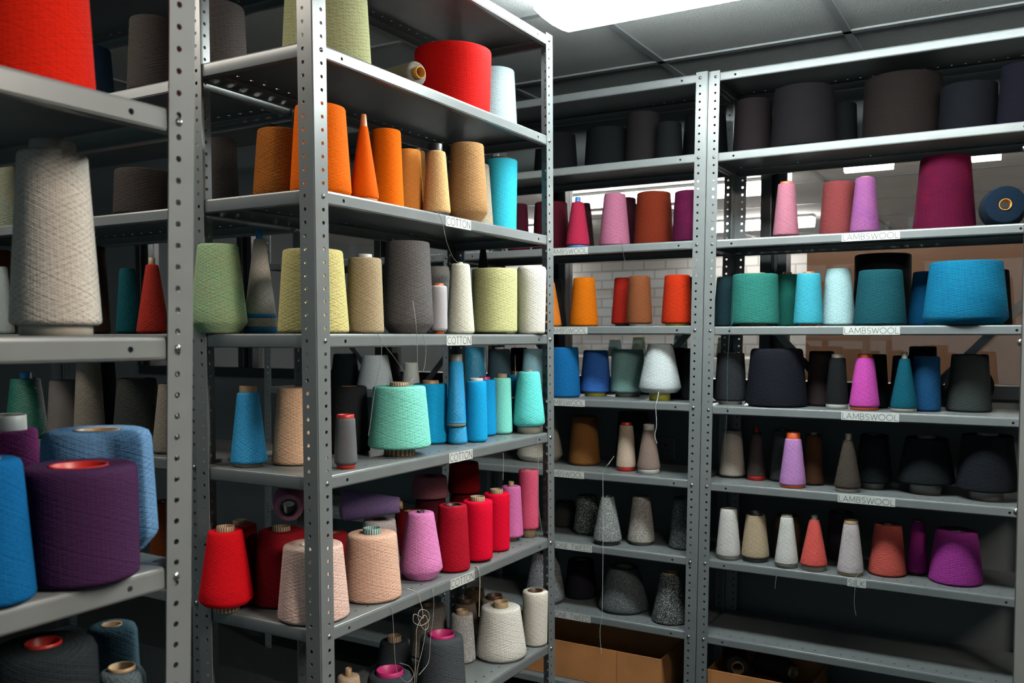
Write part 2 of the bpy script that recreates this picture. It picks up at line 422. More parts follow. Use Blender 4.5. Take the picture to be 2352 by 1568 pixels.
def settle():
    """stand the cones of each shelf clear of one another, keeping their columns in the view and who hides whom"""
    groups = {}
    for s in SPECS:
        if 'on' not in s['k']: groups.setdefault((id(s['rk']), s['si']), []).append(s)
    rnd = random.Random(5)
    for g in groups.values():
        rk = g[0]['rk']; NS = 16; ds = [.02+(rk.dep+.04)*i/(NS-1) for i in range(NS)]
        for s in g:
            s['tab'] = [geo(s, d) for d in ds]
            def at(d, s=s):
                t = min(max((d-ds[0])/(ds[1]-ds[0]), 0), NS-1.001); i = int(t); t -= i
                A, B = s['tab'][i], s['tab'][i+1]; return tuple(p+(q-p)*t for p, q in zip(A, B))
            s['at'] = at; k = s['k']
            if k.get('by') is not None:
                z = rk.lv[s['si']]
                def gg(t):
                    lx, r, Z = at(t); a, b, _ = rk.world(lx, t, z); L = math.hypot(a, b); q = k.get('cw', .85)*r/L
                    return proj(a-a*q, b-b*q, z)[1]
                s['d0'] = min(max(bisect(gg, .02, rk.dep+.05, k['by']), .03), rk.dep)
            else: s['d0'] = k.get('d') or at(.07)[1]+.018
            s['d'] = s['d0']; s['f'] = 1.0
        order = {}
        for i, a in enumerate(g):
            for j, b in enumerate(g):
                if i != j and min(a['xr'], b['xr'])-max(a['xl'], b['xl']) > 4:
                    order[i, j] = 1 if a['at'](a['d'])[2] < b['at'](b['d'])[2] else -1
        def energy(i, d):
            s = g[i]; lx, r, Z = s['at'](d); e = (d-s['d0'])**2*(3 if s['k'].get('by') else .25)
            for v in (.004+r-lx, lx+r-rk.w+.004, .003+r-d, d+r-rk.dep+.004):
                if v > 0: e += v*v*60
            for j, t in enumerate(g):
                if j == i: continue
                lx2, r2, Z2 = t['cur']
                v = r+r2-math.hypot(lx-lx2, d-t['d'])+.002
                if v > 0: e += v*v*400
                o = order.get((i, j))
                if o:
                    v = .012-(Z2-Z)*o
                    if v > 0: e += v*v*60
            return e
        for s in g: s['cur'] = s['at'](s['d'])
        for it in range(260*len(g)):
            i = rnd.randrange(len(g)); s = g[i]; nd = s['d']+rnd.gauss(0, .03 if it % 3 else .008)
            if nd < .02 or nd > rk.dep+.03: continue
            if energy(i, nd) < energy(i, s['d']): s['d'] = nd; s['cur'] = s['at'](nd)
        for it in range(3):
            for i, a in enumerate(g):
                for b in g[i+1:]:
                    ra, rb = a['cur'][1]*a['f'], b['cur'][1]*b['f']
                    v = ra+rb-math.hypot(a['cur'][0]-b['cur'][0], a['d']-b['d'])+.0008
                    if v > 0:
                        far = a if a['cur'][2] > b['cur'][2] else b
                        near = b if far is a else a
                        far['f'] = max(far['f']*(1-min(.5, v*.75/(far['cur'][1]*far['f']))), .8)
                        near['f'] = max(near['f']*(1-min(.5, v*.25/(near['cur'][1]*near['f']))), .93)
    for s in SPECS:
        k = dict(s['k']); on = k.pop('on', None)
        if on is not None:
            b = SPECS[on]; s['d'] = b['d']; s['f'] = 1; k['up'] = b['top']+.001
        k.pop('by', None); k.pop('gain', None); k['d'] = s['d']
        build(s, **k)
def build(sp, d=0, core='card', tip=0, cb=0, cw=None, tw=None, bev=.004, style='', alt=None, up=0, bulge=0, band=None, rt=.005):
    rk, si, tl, tr, yt, col, label = (sp[q] for q in ('rk', 'si', 'tl', 'tr', 'yt', 'col', 'label'))
    z = rk.lv[si]+.0004+up; dd = d
    lx, r0, Z = geo(sp, dd, up); r0 *= sp['f']; s = FPX/Z
    wx, wy, _ = rk.world(lx, dd, z)
    r1 = (tr-tl)/2/s*sp['f']
    H = bisect(lambda t: proj(wx, wy, z+t)[1], .005, .6, yt)
    gap = (rk.lv[si-1]-.03-rk.lv[si]) if si > 0 else 9
    zb = cb/s; tp = tip/s
    if not up and H+tp > gap:
        print('TALL %.3f>%.3f %s' % (H+tp, gap, label)); H = gap-tp
    if H-zb < .03: print('SHORT', label, H); H = zb+.03
    slim = r1 < .62*r0
    rc1 = (tw if tw else (.8 if slim else .42))*r1; rc1 = max(.006, min(rc1, .032))
    rc0 = (cw if cw else (.86 if cb > 3 else .6))*r0; rc0 = max(rc0, rc1*1.05)
    if not cb: zb = .0012
    root = empty('yarn_cone', (wx, wy, z), random.random()*6)
    tag(root, label, 'yarn cone'); root['group'] = GROUP
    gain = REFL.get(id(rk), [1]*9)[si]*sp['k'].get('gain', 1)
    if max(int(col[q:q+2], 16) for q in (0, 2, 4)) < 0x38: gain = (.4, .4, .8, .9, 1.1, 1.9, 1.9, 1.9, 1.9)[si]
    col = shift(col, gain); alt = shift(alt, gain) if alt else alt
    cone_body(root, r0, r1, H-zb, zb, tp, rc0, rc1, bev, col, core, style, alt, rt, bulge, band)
    sp['top'] = up+H+tp
    CONES.append((rk, si, lx, dd, r0, label, up, H+tp))
LYING = []
def lying(*a, **k): LYING.append((a, k))
def build_lying(rk, si, px, d, r0, r1, L, ang, col, label, core='card', tip=.01, rc0=.03, rc1=.02, up=0, style='', alt=None, base_first=False, tilt=None):
    """a cone on its side; ang = plan direction its narrow end points to"""
    if isinstance(up, tuple): up = (RDARK if up[0] < 0 else up[0], up[1]); up = SPECS[up[0]]['top']+up[1]
    z = rk.lv[si]+.0006+up
    lx = bisect(lambda q: proj(*rk.world(q, d, z))[0], rk.lo, rk.w+.5, px)
    wx, wy, _ = rk.world(lx, d, z)
    root = empty('yarn_cone', (wx, wy, z)); tag(root, label, 'yarn cone'); root['group'] = GROUP
    t = math.atan2(r0-r1, L) if tilt is None else tilt
    ax = Vector((math.cos(ang)*math.cos(t), math.sin(ang)*math.cos(t), -math.sin(t)))
    # base disc centre so that the lowest line of the body lies on the surface
    zc = r0*math.cos(t)+.0006
    M = ax.to_track_quat('Z', 'Y').to_matrix().to_4x4()
    off = Vector((-math.cos(ang)*L/2, -math.sin(ang)*L/2, zc))
    inner = root
    cone_body(inner, r0, r1, L, .004, tip, rc0, rc1, .004, col, core, style, alt)
    T = Matrix.Translation(off) @ M
    for ch in root.children: ch.data.transform(T)
    CONES.append((rk, si, lx, d, r0, label, up+.5, 0))
    return root

random.seed(4)
# ---- rack B
P = 'on the shelf above the COTTON labels'
cone(RB, 1, 650, 852, 664, 838, -110, 'c3c592', 'large pale olive cone behind the near post '+P, rt=.004)
lying(RB, 1, 918, .085, .030, .027, .125, -.30, '8d877c', 'grey cone on its side with amber core '+P, core='amber', tip=.014, rc0=.018, rc1=.0135)
cone(RB, 1, 957, 1125, 945, 1121, 120, 'dc1410', 'very wide bright red cone '+P, style='fluffy', d=.12)
cone(RB, 1, 1084, 1189, 1092, 1182, 163, 'c9dfe6', 'pale icy blue cone right of the wide red one', d=.2, style='fluffy', gain=.6)
P = 'on the topmost COTTON shelf'
cone(RB, 2, 583, 700, 596, 690, 300, 'c47a34', 'rusty ochre cone left of the near post '+P, d=.2, bev=.012, alt='a85c22')
cone(RB, 2, 668, 807, 679, 793, 247, 'ff7408', 'large vivid orange cone half hidden by the near post '+P, style='fluffy', bev=.01, d=.085)
cone(RB, 2, 803, 870, 818, 838, 290, 'ff6a06', 'slim orange cone with a peach plastic tip '+P, core='peach', tip=27, cb=9, tw=.85, cw=.93, style='smooth', d=.055)
cone(RB, 2, 848, 928, 848, 915, 300, 'ff7606', 'plain straight orange cone right of the slim orange one', d=.10, style='fluffy')
cone(RB, 2, 906, 974, 909, 962, 345, 'f6a24e', 'soft apricot cone with straight sides '+P, d=.105, style='fluffy')
cone(RB, 2, 938, 984, 943, 974, 346, 'b98148', 'small ochre cone hidden behind the apricot and black tipped ones', d=.19, core='tan', tip=5)
cone(RB, 2, 971, 1035, 978, 1020, 348, 'e8bd83', 'cream and yellow cone with a black core sticking out on top', core='dark', tip=17, cb=8, tw=.66, cw=.9, d=.052)
cone(RB, 2, 1027, 1120, 1018, 1094, 332, 'b68c5e', 'wide camel brown cone with a rounded foot '+P, bev=.028, d=.066)
cone(RB, 2, 1066, 1134, 1072, 1119, 378, 'b9aa96', 'beige cone mostly hidden behind the camel brown one', d=.145)
cone(RB, 2, 1118, 1186, 1105, 1178, 368, '3cc4dc', 'turquoise blue cone at the far right end '+P, d=.11, style='fluffy', core='brown', tip=5, tw=.7)
P = 'on the second COTTON shelf'
cone(RB, 3, 440, 567, 470, 560, 562, '8cc49a', 'sage green cone with flecked yarn at the left end '+P, bev=.022, alt='b4b486', d=.2)
cone(RB, 3, 561, 637, 578, 605, 548, 'd9d4c8', 'tall slim cream cone with blue tip, band and foot', core='blue', tip=18, cb=15, cw=.97, tw=.62, band=(.019, .029, 'blue'), d=.13)
cone(RB, 3, 640, 801, 653, 788, 575, 'd4ca88', 'pale yellow cone half hidden by the near post '+P, d=.088)
cone(RB, 3, 796, 882, 792, 868, 593, 'b4a283', 'sand coloured cone with a white core '+P, core='white', tip=9, tw=.45, d=.065)
cone(RB, 3, 878, 996, 874, 975, 556, '6f6c6b', 'large tall charcoal grey cone with a tapering foot '+P, bev=.022, alt='5a5858', d=.08)
cone(RB, 3, 988, 1028, 989, 1027, 656, 'b4b2b6', 'small grey spool with orange ends '+P, core='orange', tip=5, cb=7, cw=.5, tw=.62, style='smooth', d=.045)
cone(RB, 3, 975, 1042, 984, 1032, 612, '8f8d8c', 'grey cone in shade behind the small spool with orange ends', d=.15)
cone(RB, 3, 1025, 1090, 1019, 1063, 606, 'ddddcc', 'ivory cone with loose strands between grey spool and olive cone', d=.052, core='white', tip=4, tw=.3)
cone(RB, 3, 1084, 1188, 1074, 1178, 618, 'cdcf94', 'wide pale olive green cone '+P, core='grey', tip=3, cb=4, cw=.5, d=.085)
cone(RB, 3, 1112, 1208, 1108, 1181, 619, 'e2e1d8', 'white cone squeezed behind the wide olive green one', d=.175, style='smooth')
cone(RB, 3, 1190, 1252, 1184, 1252, 611, 'e0dfd4', 'creamy white cone with rounded shoulder at the right end '+P, rt=.012, d=.072)
cone(RB, 3, 1082, 1138, 1103, 1117, 573, '3f3c38', 'dark pointed cone rising behind the wide olive green one', d=.265, core='dark')
P = 'on the third COTTON shelf'
cone(RB, 4, 531, 613, 551, 600, 900, '3fa0d4', 'sky blue cone with an orange cardboard core '+P, core='tan', tip=15, cb=7, by=1074, cw=.8, tw=.8, style='')
cone(RB, 4, 626, 735, 642, 722, 889, 'c7a385', 'beige pink cone beside the near post '+P, by=1070)
cone(RB, 4, 756, 850, 762, 842, 886, '2a2e30', 'black cone standing behind the small grey spool with red ends', d=.2)
cone(RB, 4, 768, 821, 772, 816, 958, '5c5f62', 'small dark grey spool with red ends '+P, core='red', tip=7, cb=9, tw=.9, cw=.82, style='smooth', by=1078)
cone(RB, 4, 846, 990, 856, 976, 886, '7fd8c6', 'large mint green cone with a striped core '+P, core='stripe', tip=9, cb=19, tw=.36, cw=.5, by=1056)
cone(RB, 4, 944, 1034, 939, 1018, 880, '16a2da', 'bright blue cone right of the large mint green one', core='tan', tip=7, tw=.5, d=.14, style='fluffy')
LOW = cone(RB, 4, 1029, 1074, 1031, 1071, 978, '179fd6', 'low bright blue cone carrying a slim blue cone', core='tan', tip=0, tw=.9, d=.075, style='shiny')
cone(RB, 4, 1026, 1071, 1019, 1050, 828, '12a0dc', 'slim tall bright blue cone stacked on a low one', core='tube', tip=15, cb=7, cw=.98, tw=.9, on=LOW, style='shiny')
cone(RB, 4, 1068, 1120, 1060, 1106, 874, '189fd8', 'left of two blue cones beside the slim stacked pair', core='white', tip=6, tw=.7, d=.062, style='fluffy')
cone(RB, 4, 1086, 1140, 1080, 1130, 871, '1596d4', 'right of two blue cones beside the slim stacked pair', core='pink', tip=6, tw=.5, d=.12, style='fluffy')
cone(RB, 4, 1128, 1177, 1124, 1166, 867, '7ad3c4', 'narrow mint cone with a striped core '+P, core='stripe', tip=9, tw=.6, d=.092, style='fluffy')
cone(RB, 4, 1162, 1204, 1158, 1196, 860, '1878a8', 'deep blue cone in shade between the two narrow mint cones', d=.2, core='brown', tip=8)
cone(RB, 4, 1177, 1252, 1188, 1239, 853, '62d2cc', 'aqua cone on a white foot at the right end '+P, core='tube', tip=3, cb=17, cw=.72, tw=.3, d=.048, bev=.008)
P = 'on the fourth COTTON shelf'
cone(RB, 5, 459, 582, 473, 552, 1217, 'd81420', 'bright red cone at the left end '+P, core='stripe', tip=10, cb=18, tw=.52, cw=.5, d=.215, style='fluffy', bev=.01)
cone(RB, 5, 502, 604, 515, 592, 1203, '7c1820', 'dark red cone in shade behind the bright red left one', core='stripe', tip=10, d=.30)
cone(RB, 5, 584, 712, 598, 700, 1216, '86161e', 'deep red cone between the bright red and blush cones', core='stripe', tip=9, d=.20, tw=.4)
cone(RB, 5, 640, 802, 654, 788, 1248, 'e6c4b8', 'blush pink cone cut by the near post '+P, d=.082, core='white', rt=.006)
cone(RB, 5, 788, 922, 792, 905, 1223, 'f0c4ac', 'large peach cone with a green striped core '+P, core='greenstripe', tip=12, tw=.36, by=1392, rt=.006)
TOPW = cone(RB, 5, 826, 918, 832, 906, 1192, 'd6d0d4', 'white cone almost hidden behind the large peach one', d=.235)
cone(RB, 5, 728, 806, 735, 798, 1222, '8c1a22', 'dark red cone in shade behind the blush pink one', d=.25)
cone(RB, 5, 917, 1017, 928, 989, 1175, 'd784bc', 'lilac pink cone with a flared foot '+P, core='black', tip=3, tw=.28, bev=.022, by=1338)
cone(RB, 5, 1000, 1080, 990, 1056, 1158, 'a31226', 'crimson red cone beside the lilac pink one', core='black', tw=.6, by=1322)
cone(RB, 5, 1062, 1132, 1050, 1119, 1148, 'f00e38', 'left of two raspberry red cones with striped cores', core='stripe', tip=9, tw=.5, by=1293, cb=4, cw=.6, style='fluffy')
cone(RB, 5, 1110, 1171, 1100, 1160, 1131, 'f20c36', 'right of two raspberry red cones with striped cores', core='stripe', tip=9, tw=.5, by=1268, style='fluffy')
cone(RB, 5, 1146, 1202, 1140, 1184, 1115, 'e77cbc', 'candy pink cone beside the raspberry red pair', core='tan', tip=10, tw=.3, cb=9, cw=.5, d=.085)
cone(RB, 5, 1190, 1238, 1180, 1226, 1078, 'd85878', 'tall rose pink cone at the right end '+P, core='tan', tip=0, cb=19, cw=.72, d=.062)
lying(RB, 5, 850, .235, .040, .020, .140, .52, 'b49ada', 'purple cone lying on its side above the peach cone', core='tan', tip=.006, rc0=.032, rc1=.010, up=(TOPW, .0005), tilt=0)
lying(RB, 5, 664, .235, .036, .030, .10, -.80, 'c88aa4', 'dusky pink cone lying end on above the red cones', core='dark', tip=.002, rc0=.02, rc1=.018, up=(-1, .0005), tilt=0)
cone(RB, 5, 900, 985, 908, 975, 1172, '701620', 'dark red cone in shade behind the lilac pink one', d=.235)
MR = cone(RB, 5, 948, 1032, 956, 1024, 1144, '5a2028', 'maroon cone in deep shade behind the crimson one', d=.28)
cone(RB, 5, 945, 1031, 953, 1029, 1092, 'b5707c', 'dusty rose cone stacked at the back over the crimson one', on=MR, core='dark', cb=3)
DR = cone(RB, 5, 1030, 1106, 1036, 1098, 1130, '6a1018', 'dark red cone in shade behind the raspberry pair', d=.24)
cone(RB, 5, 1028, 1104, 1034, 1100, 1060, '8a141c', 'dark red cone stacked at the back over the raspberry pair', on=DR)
P = 'on the shelf below the lowest COTTON label'
cone(RB, 6, 1091, 1210, 1102, 1192, 1392, 'd7d5cc', 'large off-white cone with a cardboard core '+P, core='tan', tip=12, tw=.38, by=1540, bev=.008)
cone(RB, 6, 1202, 1257, 1192, 1251, 1355, 'dad6ca', 'small off-white cone in the right corner '+P, core='brown', tw=.6, by=1493)
cone(RB, 6, 960, 1070, 968, 1066, 1458, '464c52', 'charcoal cone with a pink ring '+P, core='pink', tip=5, tw=.62, d=.085, rt=.01)
cone(RB, 6, 1030, 1093, 1036, 1086, 1408, '9b9998', 'light grey flecked cone behind the charcoal one', core='tan', tip=9, tw=.55, d=.15, style='tweed', alt='c8c6c2')
cone(RB, 6, 832, 960, 850, 950, 1545, '3a4046', 'dark slate cone with a loose pink ring in front', core='pink', tip=9, tw=.62, d=.085, rt=.012)
cone(RB, 6, 765, 838, 776, 826, 1550, 'c2aa92', 'small beige cone low beside the near post', core='tan', tip=17, tw=.3, d=.12)
cone(RB, 6, 862, 950, 870, 935, 1470, '33393e', 'dark cone with striped core behind the slate one', core='stripe', tip=12, tw=.5, d=.24)
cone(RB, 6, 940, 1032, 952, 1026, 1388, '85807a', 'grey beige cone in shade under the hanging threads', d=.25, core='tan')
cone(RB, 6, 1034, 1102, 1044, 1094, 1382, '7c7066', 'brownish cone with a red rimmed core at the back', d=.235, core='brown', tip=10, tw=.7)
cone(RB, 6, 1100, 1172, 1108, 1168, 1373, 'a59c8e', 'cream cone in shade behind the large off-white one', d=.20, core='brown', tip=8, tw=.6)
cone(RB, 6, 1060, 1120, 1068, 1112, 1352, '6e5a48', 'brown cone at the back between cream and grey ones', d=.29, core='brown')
# ---- rack C
P = 'on the second shelf of the middle rack'
P = 'on the dark upper shelf of the middle rack'
for xl, xr, tl, tr, yt, c, lab in ((1226, 1327, 1234, 1324, 311, '16191c', 'low black cone nearest the front rack '+P), (1342, 1446, 1346, 1440, 298, '14181b', 'broad black cone, second from left '+P),
        (1436, 1516, 1441, 1514, 262, '2a2628', 'tallest brownish black cone '+P), (1505, 1568, 1508, 1563, 283, '17191e', 'small black cone right of the tallest black one'), (1566, 1672, 1572, 1664, 266, '14181c', 'wide black cone behind the paired posts')):
    cone(RC, 1, xl, xr, tl, tr, yt, c, lab, d=.12 if xl < 1560 else .2, style='smooth')
P = "on the middle rack's topmost LAMBSWOOL shelf"
cone(RC, 2, 1166, 1218, 1172, 1210, 469, '54182a', 'maroon cone left of the front rack post, beside turquoise', d=.10)
cone(RC, 2, 1222, 1309, 1230, 1304, 466, '5e1628', 'wide maroon cone cut by the front post', d=.14)
cone(RC, 2, 1299, 1355, 1314, 1342, 464, 'd8365e', 'raspberry cone with blue tip and blue foot', core='bluetip', tip=11, cb=5, tw=.5, cw=.9)
cone(RC, 2, 1326, 1366, 1332, 1352, 466, '3a1820', 'dark maroon cone behind the blue tipped raspberry one', d=.19)
cone(RC, 2, 1376, 1447, 1390, 1440, 446, 'd080a0', 'light pink cone with a stray loop of yarn '+P)
cone(RC, 2, 1408, 1466, 1416, 1462, 455, '4a1a2c', 'dark plum cone between the pink and rust ones', d=.2)
cone(RC, 2, 1455, 1547, 1463, 1540, 443, '84301a', 'rust brown cone '+P, d=.13)
cone(RC, 2, 1544, 1630, 1549, 1624, 440, '7e1a52', 'flecked plum magenta cone behind the paired posts', alt='3c1028')
P = "on the middle rack's second LAMBSWOOL shelf"
cone(RC, 3, 1232, 1290, 1246, 1272, 648, 'ee8a30', 'pale orange cone mostly behind the front post', core='white', tip=7)
cone(RC, 3, 1256, 1302, 1264, 1288, 642, '22201f', 'black cone behind the pale orange one', d=.15)
cone(RC, 3, 1308, 1374, 1318, 1367, 638, 'e2780e', 'golden orange cone standing alone '+P)
cone(RC, 3, 1404, 1462, 1412, 1456, 638, 'b3281c', 'red cone behind and left of the brown one', d=.13, core='dark', cb=5, cw=.7)
cone(RC, 3, 1438, 1498, 1443, 1492, 634, '8d5233', 'chestnut brown cone '+P, core='white', cb=5, cw=.75)
cone(RC, 3, 1519, 1591, 1528, 1586, 632, 'c83414', 'vermilion red cone '+P, core='yellow', cb=5, cw=.75)
cone(RC, 3, 1566, 1640, 1572, 1632, 637, '241a1c', 'black cone behind the paired posts, next to vermilion', d=.17)
P = "on the middle rack's third LAMBSWOOL shelf"
cone(RC, 4, 1252, 1333, 1262, 1333, 797, '166aa8', 'deep blue cone just right of the front post', by=913)
cone(RC, 4, 1332, 1404, 1341, 1397, 804, '3e78d0', 'cornflower blue cone '+P, core='yellow', cb=9, cw=.7, by=910)
cone(RC, 4, 1402, 1481, 1408, 1482, 802, '92bfba', 'pale mint grey cone '+P, core='grey', cb=11, cw=.7, by=912)
cone(RC, 4, 1467, 1564, 1488, 1545, 789, 'ccd8da', 'white grey cone on a yellow foot '+P, core='yellow', cb=18, cw=.5, bev=.016, by=918)
cone(RC, 4, 1520, 1580, 1528, 1572, 798, '1d2124', 'black cone behind the white grey one', d=.2)
cone(RC, 4, 1560, 1632, 1566, 1626, 800, '15191c', 'black cone behind the paired posts at blue level', d=.16)
cone(RC, 4, 1060, 1120, 1066, 1114, 797, '0f7796', 'teal cone seen above the two blue cones', d=.13, style='shiny')
cone(RC, 4, 1118, 1176, 1122, 1172, 801, '33454c', 'dark slate cone seen above the narrow mint cone', d=.14, core='white', tip=4)
cone(RC, 4, 1168, 1216, 1172, 1210, 798, '15191c', 'black cone seen above the deep blue one', d=.2)
cone(RC, 4, 1196, 1256, 1202, 1250, 801, '8ab4be', 'pale blue grey cone seen above the aqua one', d=.10)
P = "on the middle rack's fourth LAMBSWOOL shelf"
cone(RC, 5, 1187, 1293, 1214, 1284, 945, 'c9c4b8', 'cream cone with flared foot behind the front post', bev=.02, by=1062)
cone(RC, 5, 1306, 1379, 1316, 1371, 955, '8a5c30', 'caramel brown cone '+P, by=1070, bev=.008)
cone(RC, 5, 1415, 1461, 1425, 1456, 976, 'c3b09c', 'beige cone with red tip and red foot', core='red', tip=7, cb=9, tw=.75, cw=.95, by=1083)
cone(RC, 5, 1463, 1516, 1478, 1505, 986, '8d7a70', 'taupe cone with white tip and white foot', core='white', tip=12, cb=11, tw=.9, cw=.95, by=1090)
cone(RC, 5, 1412, 1496, 1420, 1488, 946, '1b1f21', 'black cone in the shade behind beige and taupe cones', d=.22)
#cone(RC, 5, 1230, 1300, 1238, 1290, 944, '46321f', 'dark brown cone behind the cream flared one', d=.24)
P = 'on the upper ONE TWEED shelf'
cone(RC, 6, 1317, 1380, 1328, 1372, 1136, '2b302f', 'blackish speckled tweed cone '+P, style='tweed', alt='9aa39e', d=.17, bev=.012)
cone(RC, 6, 1362, 1428, 1388, 1418, 1139, '6d7373', 'grey tweed cone with a steep taper '+P, style='tweed', alt='c4c8c6', core='dark', cb=8, cw=.86, by=1254)
cone(RC, 6, 1441, 1504, 1452, 1492, 1138, '8b8680', 'light warm grey tweed cone '+P, style='tweed', alt='cfcac2', core='grey', cb=6, cw=.75, by=1253)
cone(RC, 6, 1536, 1606, 1546, 1596, 1142, '40464a', 'dark grey tweed cone by the paired posts', style='tweed', alt='8f9698', d=.13)
cone(RC, 6, 1266, 1330, 1276, 1320, 1150, '2a2c2b', 'almost black cone at the back behind speckled tweed', d=.25)
P = 'on the lower ONE TWEED shelf'
cone(RC, 7, 1206, 1298, 1226, 1284, 1268, '63676a', 'grey tweed cone partly behind the front post '+P, style='tweed', alt='b4b6b6', by=1392, bev=.015)
cone(RC, 7, 1374, 1490, 1392, 1462, 1300, '4a5052', 'large dark grey felted cone '+P, style='tweed', alt='7c8282', by=1412, bev=.01)
cone(RC, 7, 1497, 1580, 1518, 1562, 1316, '25292a', 'black speckled cone nearest the paired posts '+P, style='tweed', alt='8c9290', by=1436, core='tan', tip=3)
cone(RC, 7, 1296, 1372, 1304, 1362, 1284, '1b1a22', 'blackish violet cone at the back '+P, d=.2)
# ---- rack D
P = 'on the dark upper shelf of the right rack'
cone(RD, 1, 1683, 1776, 1690, 1770, 232, '2e2628', 'brown black straight cone left '+P, d=.16, style='smooth')
cone(RD, 1, 1772, 1917, 1782, 1913, 206, '252227', 'wide low black cone with crossed threads '+P, d=.11)
cone(RD, 1, 1893, 1968, 1897, 1964, 240, '14181b', 'small black cone behind the wide low black one', d=.22, style='smooth')
cone(RD, 1, 1984, 2159, 1989, 2154, 182, '302827', 'very large brownish black cone, second tallest '+P, d=.13)
cone(RD, 1, 2160, 2287, 2164, 2283, 198, '161a21', 'blue black cone right of the very large brownish one', d=.13, style='smooth')
cone(RD, 1, 2294, 2392, 2302, 2384, 150, '1d1b2c', 'tall violet black cone cut by the picture edge', d=.12)
P = "on the right rack's topmost LAMBSWOOL shelf"
cone(RD, 2, 1776, 1834, 1788, 1826, 422, 'd68aa2', 'light rose cone with a brown rimmed top '+P, core='orange', tip=4, tw=.75, cb=3)
cone(RD, 2, 1883, 1968, 1897, 1966, 419, '9c4a4c', 'dusty red cone touching the violet one '+P, d=.14)
cone(RD, 2, 1953, 2018, 1968, 2010, 408, 'a35cae', 'violet flecked cone '+P, alt='c478a8', core='tan', tip=2, tw=.6)
cone(RD, 2, 2101, 2235, 2118, 2224, 362, '801438', 'large burgundy cone '+P, alt='4c0c3c', d=.16)
lying(RD, 2, 2304, .14, .062, .052, .10, math.atan2(-.86, .10), '16283a', 'navy cone lying end on with copper ringed core', core='amber', tip=.003, rc0=.026, rc1=.0165, tilt=0)
P = "on the right rack's second LAMBSWOOL shelf"
cone(RD, 3, 1638, 1700, 1648, 1694, 636, '24414a', 'dark petrol cone left of the wide green teal one', d=.15)
cone(RD, 3, 1679, 1788, 1684, 1785, 630, '34857a', 'wide green teal cone '+P, core='tan', tip=3, tw=.5, cb=5, cw=.5)
cone(RD, 3, 1778, 1836, 1782, 1830, 630, '1f6a5e', 'bottle green cone between green teal and aqua ones', d=.15, core='brown', tip=5)
cone(RD, 3, 1822, 1890, 1834, 1888, 628, '46b6cc', 'aqua cone with orange core and tied yarn waist', core='orange', tip=4, tw=.5, cb=4, cw=.6)
cone(RD, 3, 1881, 1967, 1898, 1957, 617, 'b4dce2', 'pale ice blue cone '+P, core='tan', cb=2, cw=.6)
cone(RD, 3, 1958, 2092, 1960, 2090, 585, '14191b', 'tall black cone behind the dark teal one '+P, d=.2, style='smooth')
cone(RD, 3, 1963, 2078, 1974, 2068, 621, '1c5560', 'dark teal cone in front of a tall black one', d=.075)
cone(RD, 3, 2084, 2166, 2090, 2150, 624, '0c5484', 'navy blue cone behind the wide cyan blue one', d=.19)
cone(RD, 3, 2126, 2306, 2141, 2294, 602, '1184ac', 'very wide cyan blue cone with ragged windings '+P, bev=.02, d=.1, alt='1a6e9c')
cone(RD, 3, 2236, 2320, 2244, 2310, 620, '12171b', 'black cone behind the right side of the cyan one', d=.235)
P = "on the right rack's third LAMBSWOOL shelf"
cone(RD, 4, 1641, 1714, 1650, 1711, 810, '2b2e31', 'charcoal cone on a white foot, leftmost on its shelf beside blue black one', core='white', cb=8, cw=.72, by=929)
cone(RD, 4, 1713, 1852, 1726, 1842, 800, '191b24', 'big round shouldered blue black cone '+P, by=936, rt=.01)
cone(RD, 4, 1853, 1918, 1858, 1912, 806, '33292b', 'dark brown cone behind the white footed black one', d=.13)
cone(RD, 4, 1897, 1947, 1909, 1944, 821, '1c1f21', 'black cone with white tip and thick white foot', core='white', tip=8, cb=11, tw=.75, cw=.97, by=940)
cone(RD, 4, 1952, 2018, 1966, 2006, 821, 'd152b4', 'magenta pink cone with orange tip and foot', core='orange', tip=9, cb=7, tw=.8, cw=.92, by=943)
cone(RD, 4, 1974, 2040, 1980, 2031, 813, '121719', 'black cone right behind the magenta pink one', d=.16)
cone(RD, 4, 2045, 2106, 2066, 2090, 823, '10586c', 'deep teal pointed cone on a white foot', core='tube', tip=15, cb=8, tw=.55, cw=.95, by=947)
cone(RD, 4, 2044, 2098, 2050, 2092, 816, '14222e', 'blackish cone behind the deep teal pointed one', d=.17)
cone(RD, 4, 2090, 2162, 2094, 2157, 818, '1a4d78', 'muted blue cone beside the deep teal pointed one', d=.09)
cone(RD, 4, 2082, 2152, 2088, 2146, 795, '15191b', 'black cone rising behind the muted blue one', d=.235)
lying(RD, 4, 2226, .278, .068, .064, .05, -1.35, '12171a', 'big black cone lying end on behind the dark grey one', core='dark', rc0=.02, rc1=.018, tip=.002, tilt=0)
cone(RD, 4, 2177, 2273, 2188, 2265, 813, '38403f', 'dark green grey cone at the right end '+P, by=947)
P = "on the right rack's fourth LAMBSWOOL shelf"
cone(RD, 5, 1652, 1711, 1665, 1706, 987, 'b9afa2', 'beige cone with a dark dangling thread '+P, by=1098, core='dark', cb=4, cw=.8)
cone(RD, 5, 1716, 1758, 1728, 1750, 992, '37302f', 'black brown cone with red tip and red foot', core='red', tip=14, cb=10, tw=.5, cw=.97, by=1104)
cone(RD, 5, 1768, 1824, 1775, 1815, 987, '4c4f50', 'grey cone behind the lilac one '+P, d=.16, core='brown', tip=4)
cone(RD, 5, 1791, 1850, 1807, 1843, 1006, 'bb86c2', 'lilac cone with orange tip and red foot', core='orange', tip=13, cb=6, tw=.85, cw=.94, by=1122)
cone(RD, 5, 1843, 1892, 1850, 1886, 997, '4e3424', 'brown cone with pale tip right of the lilac one', d=.13, core='tube', tip=5)
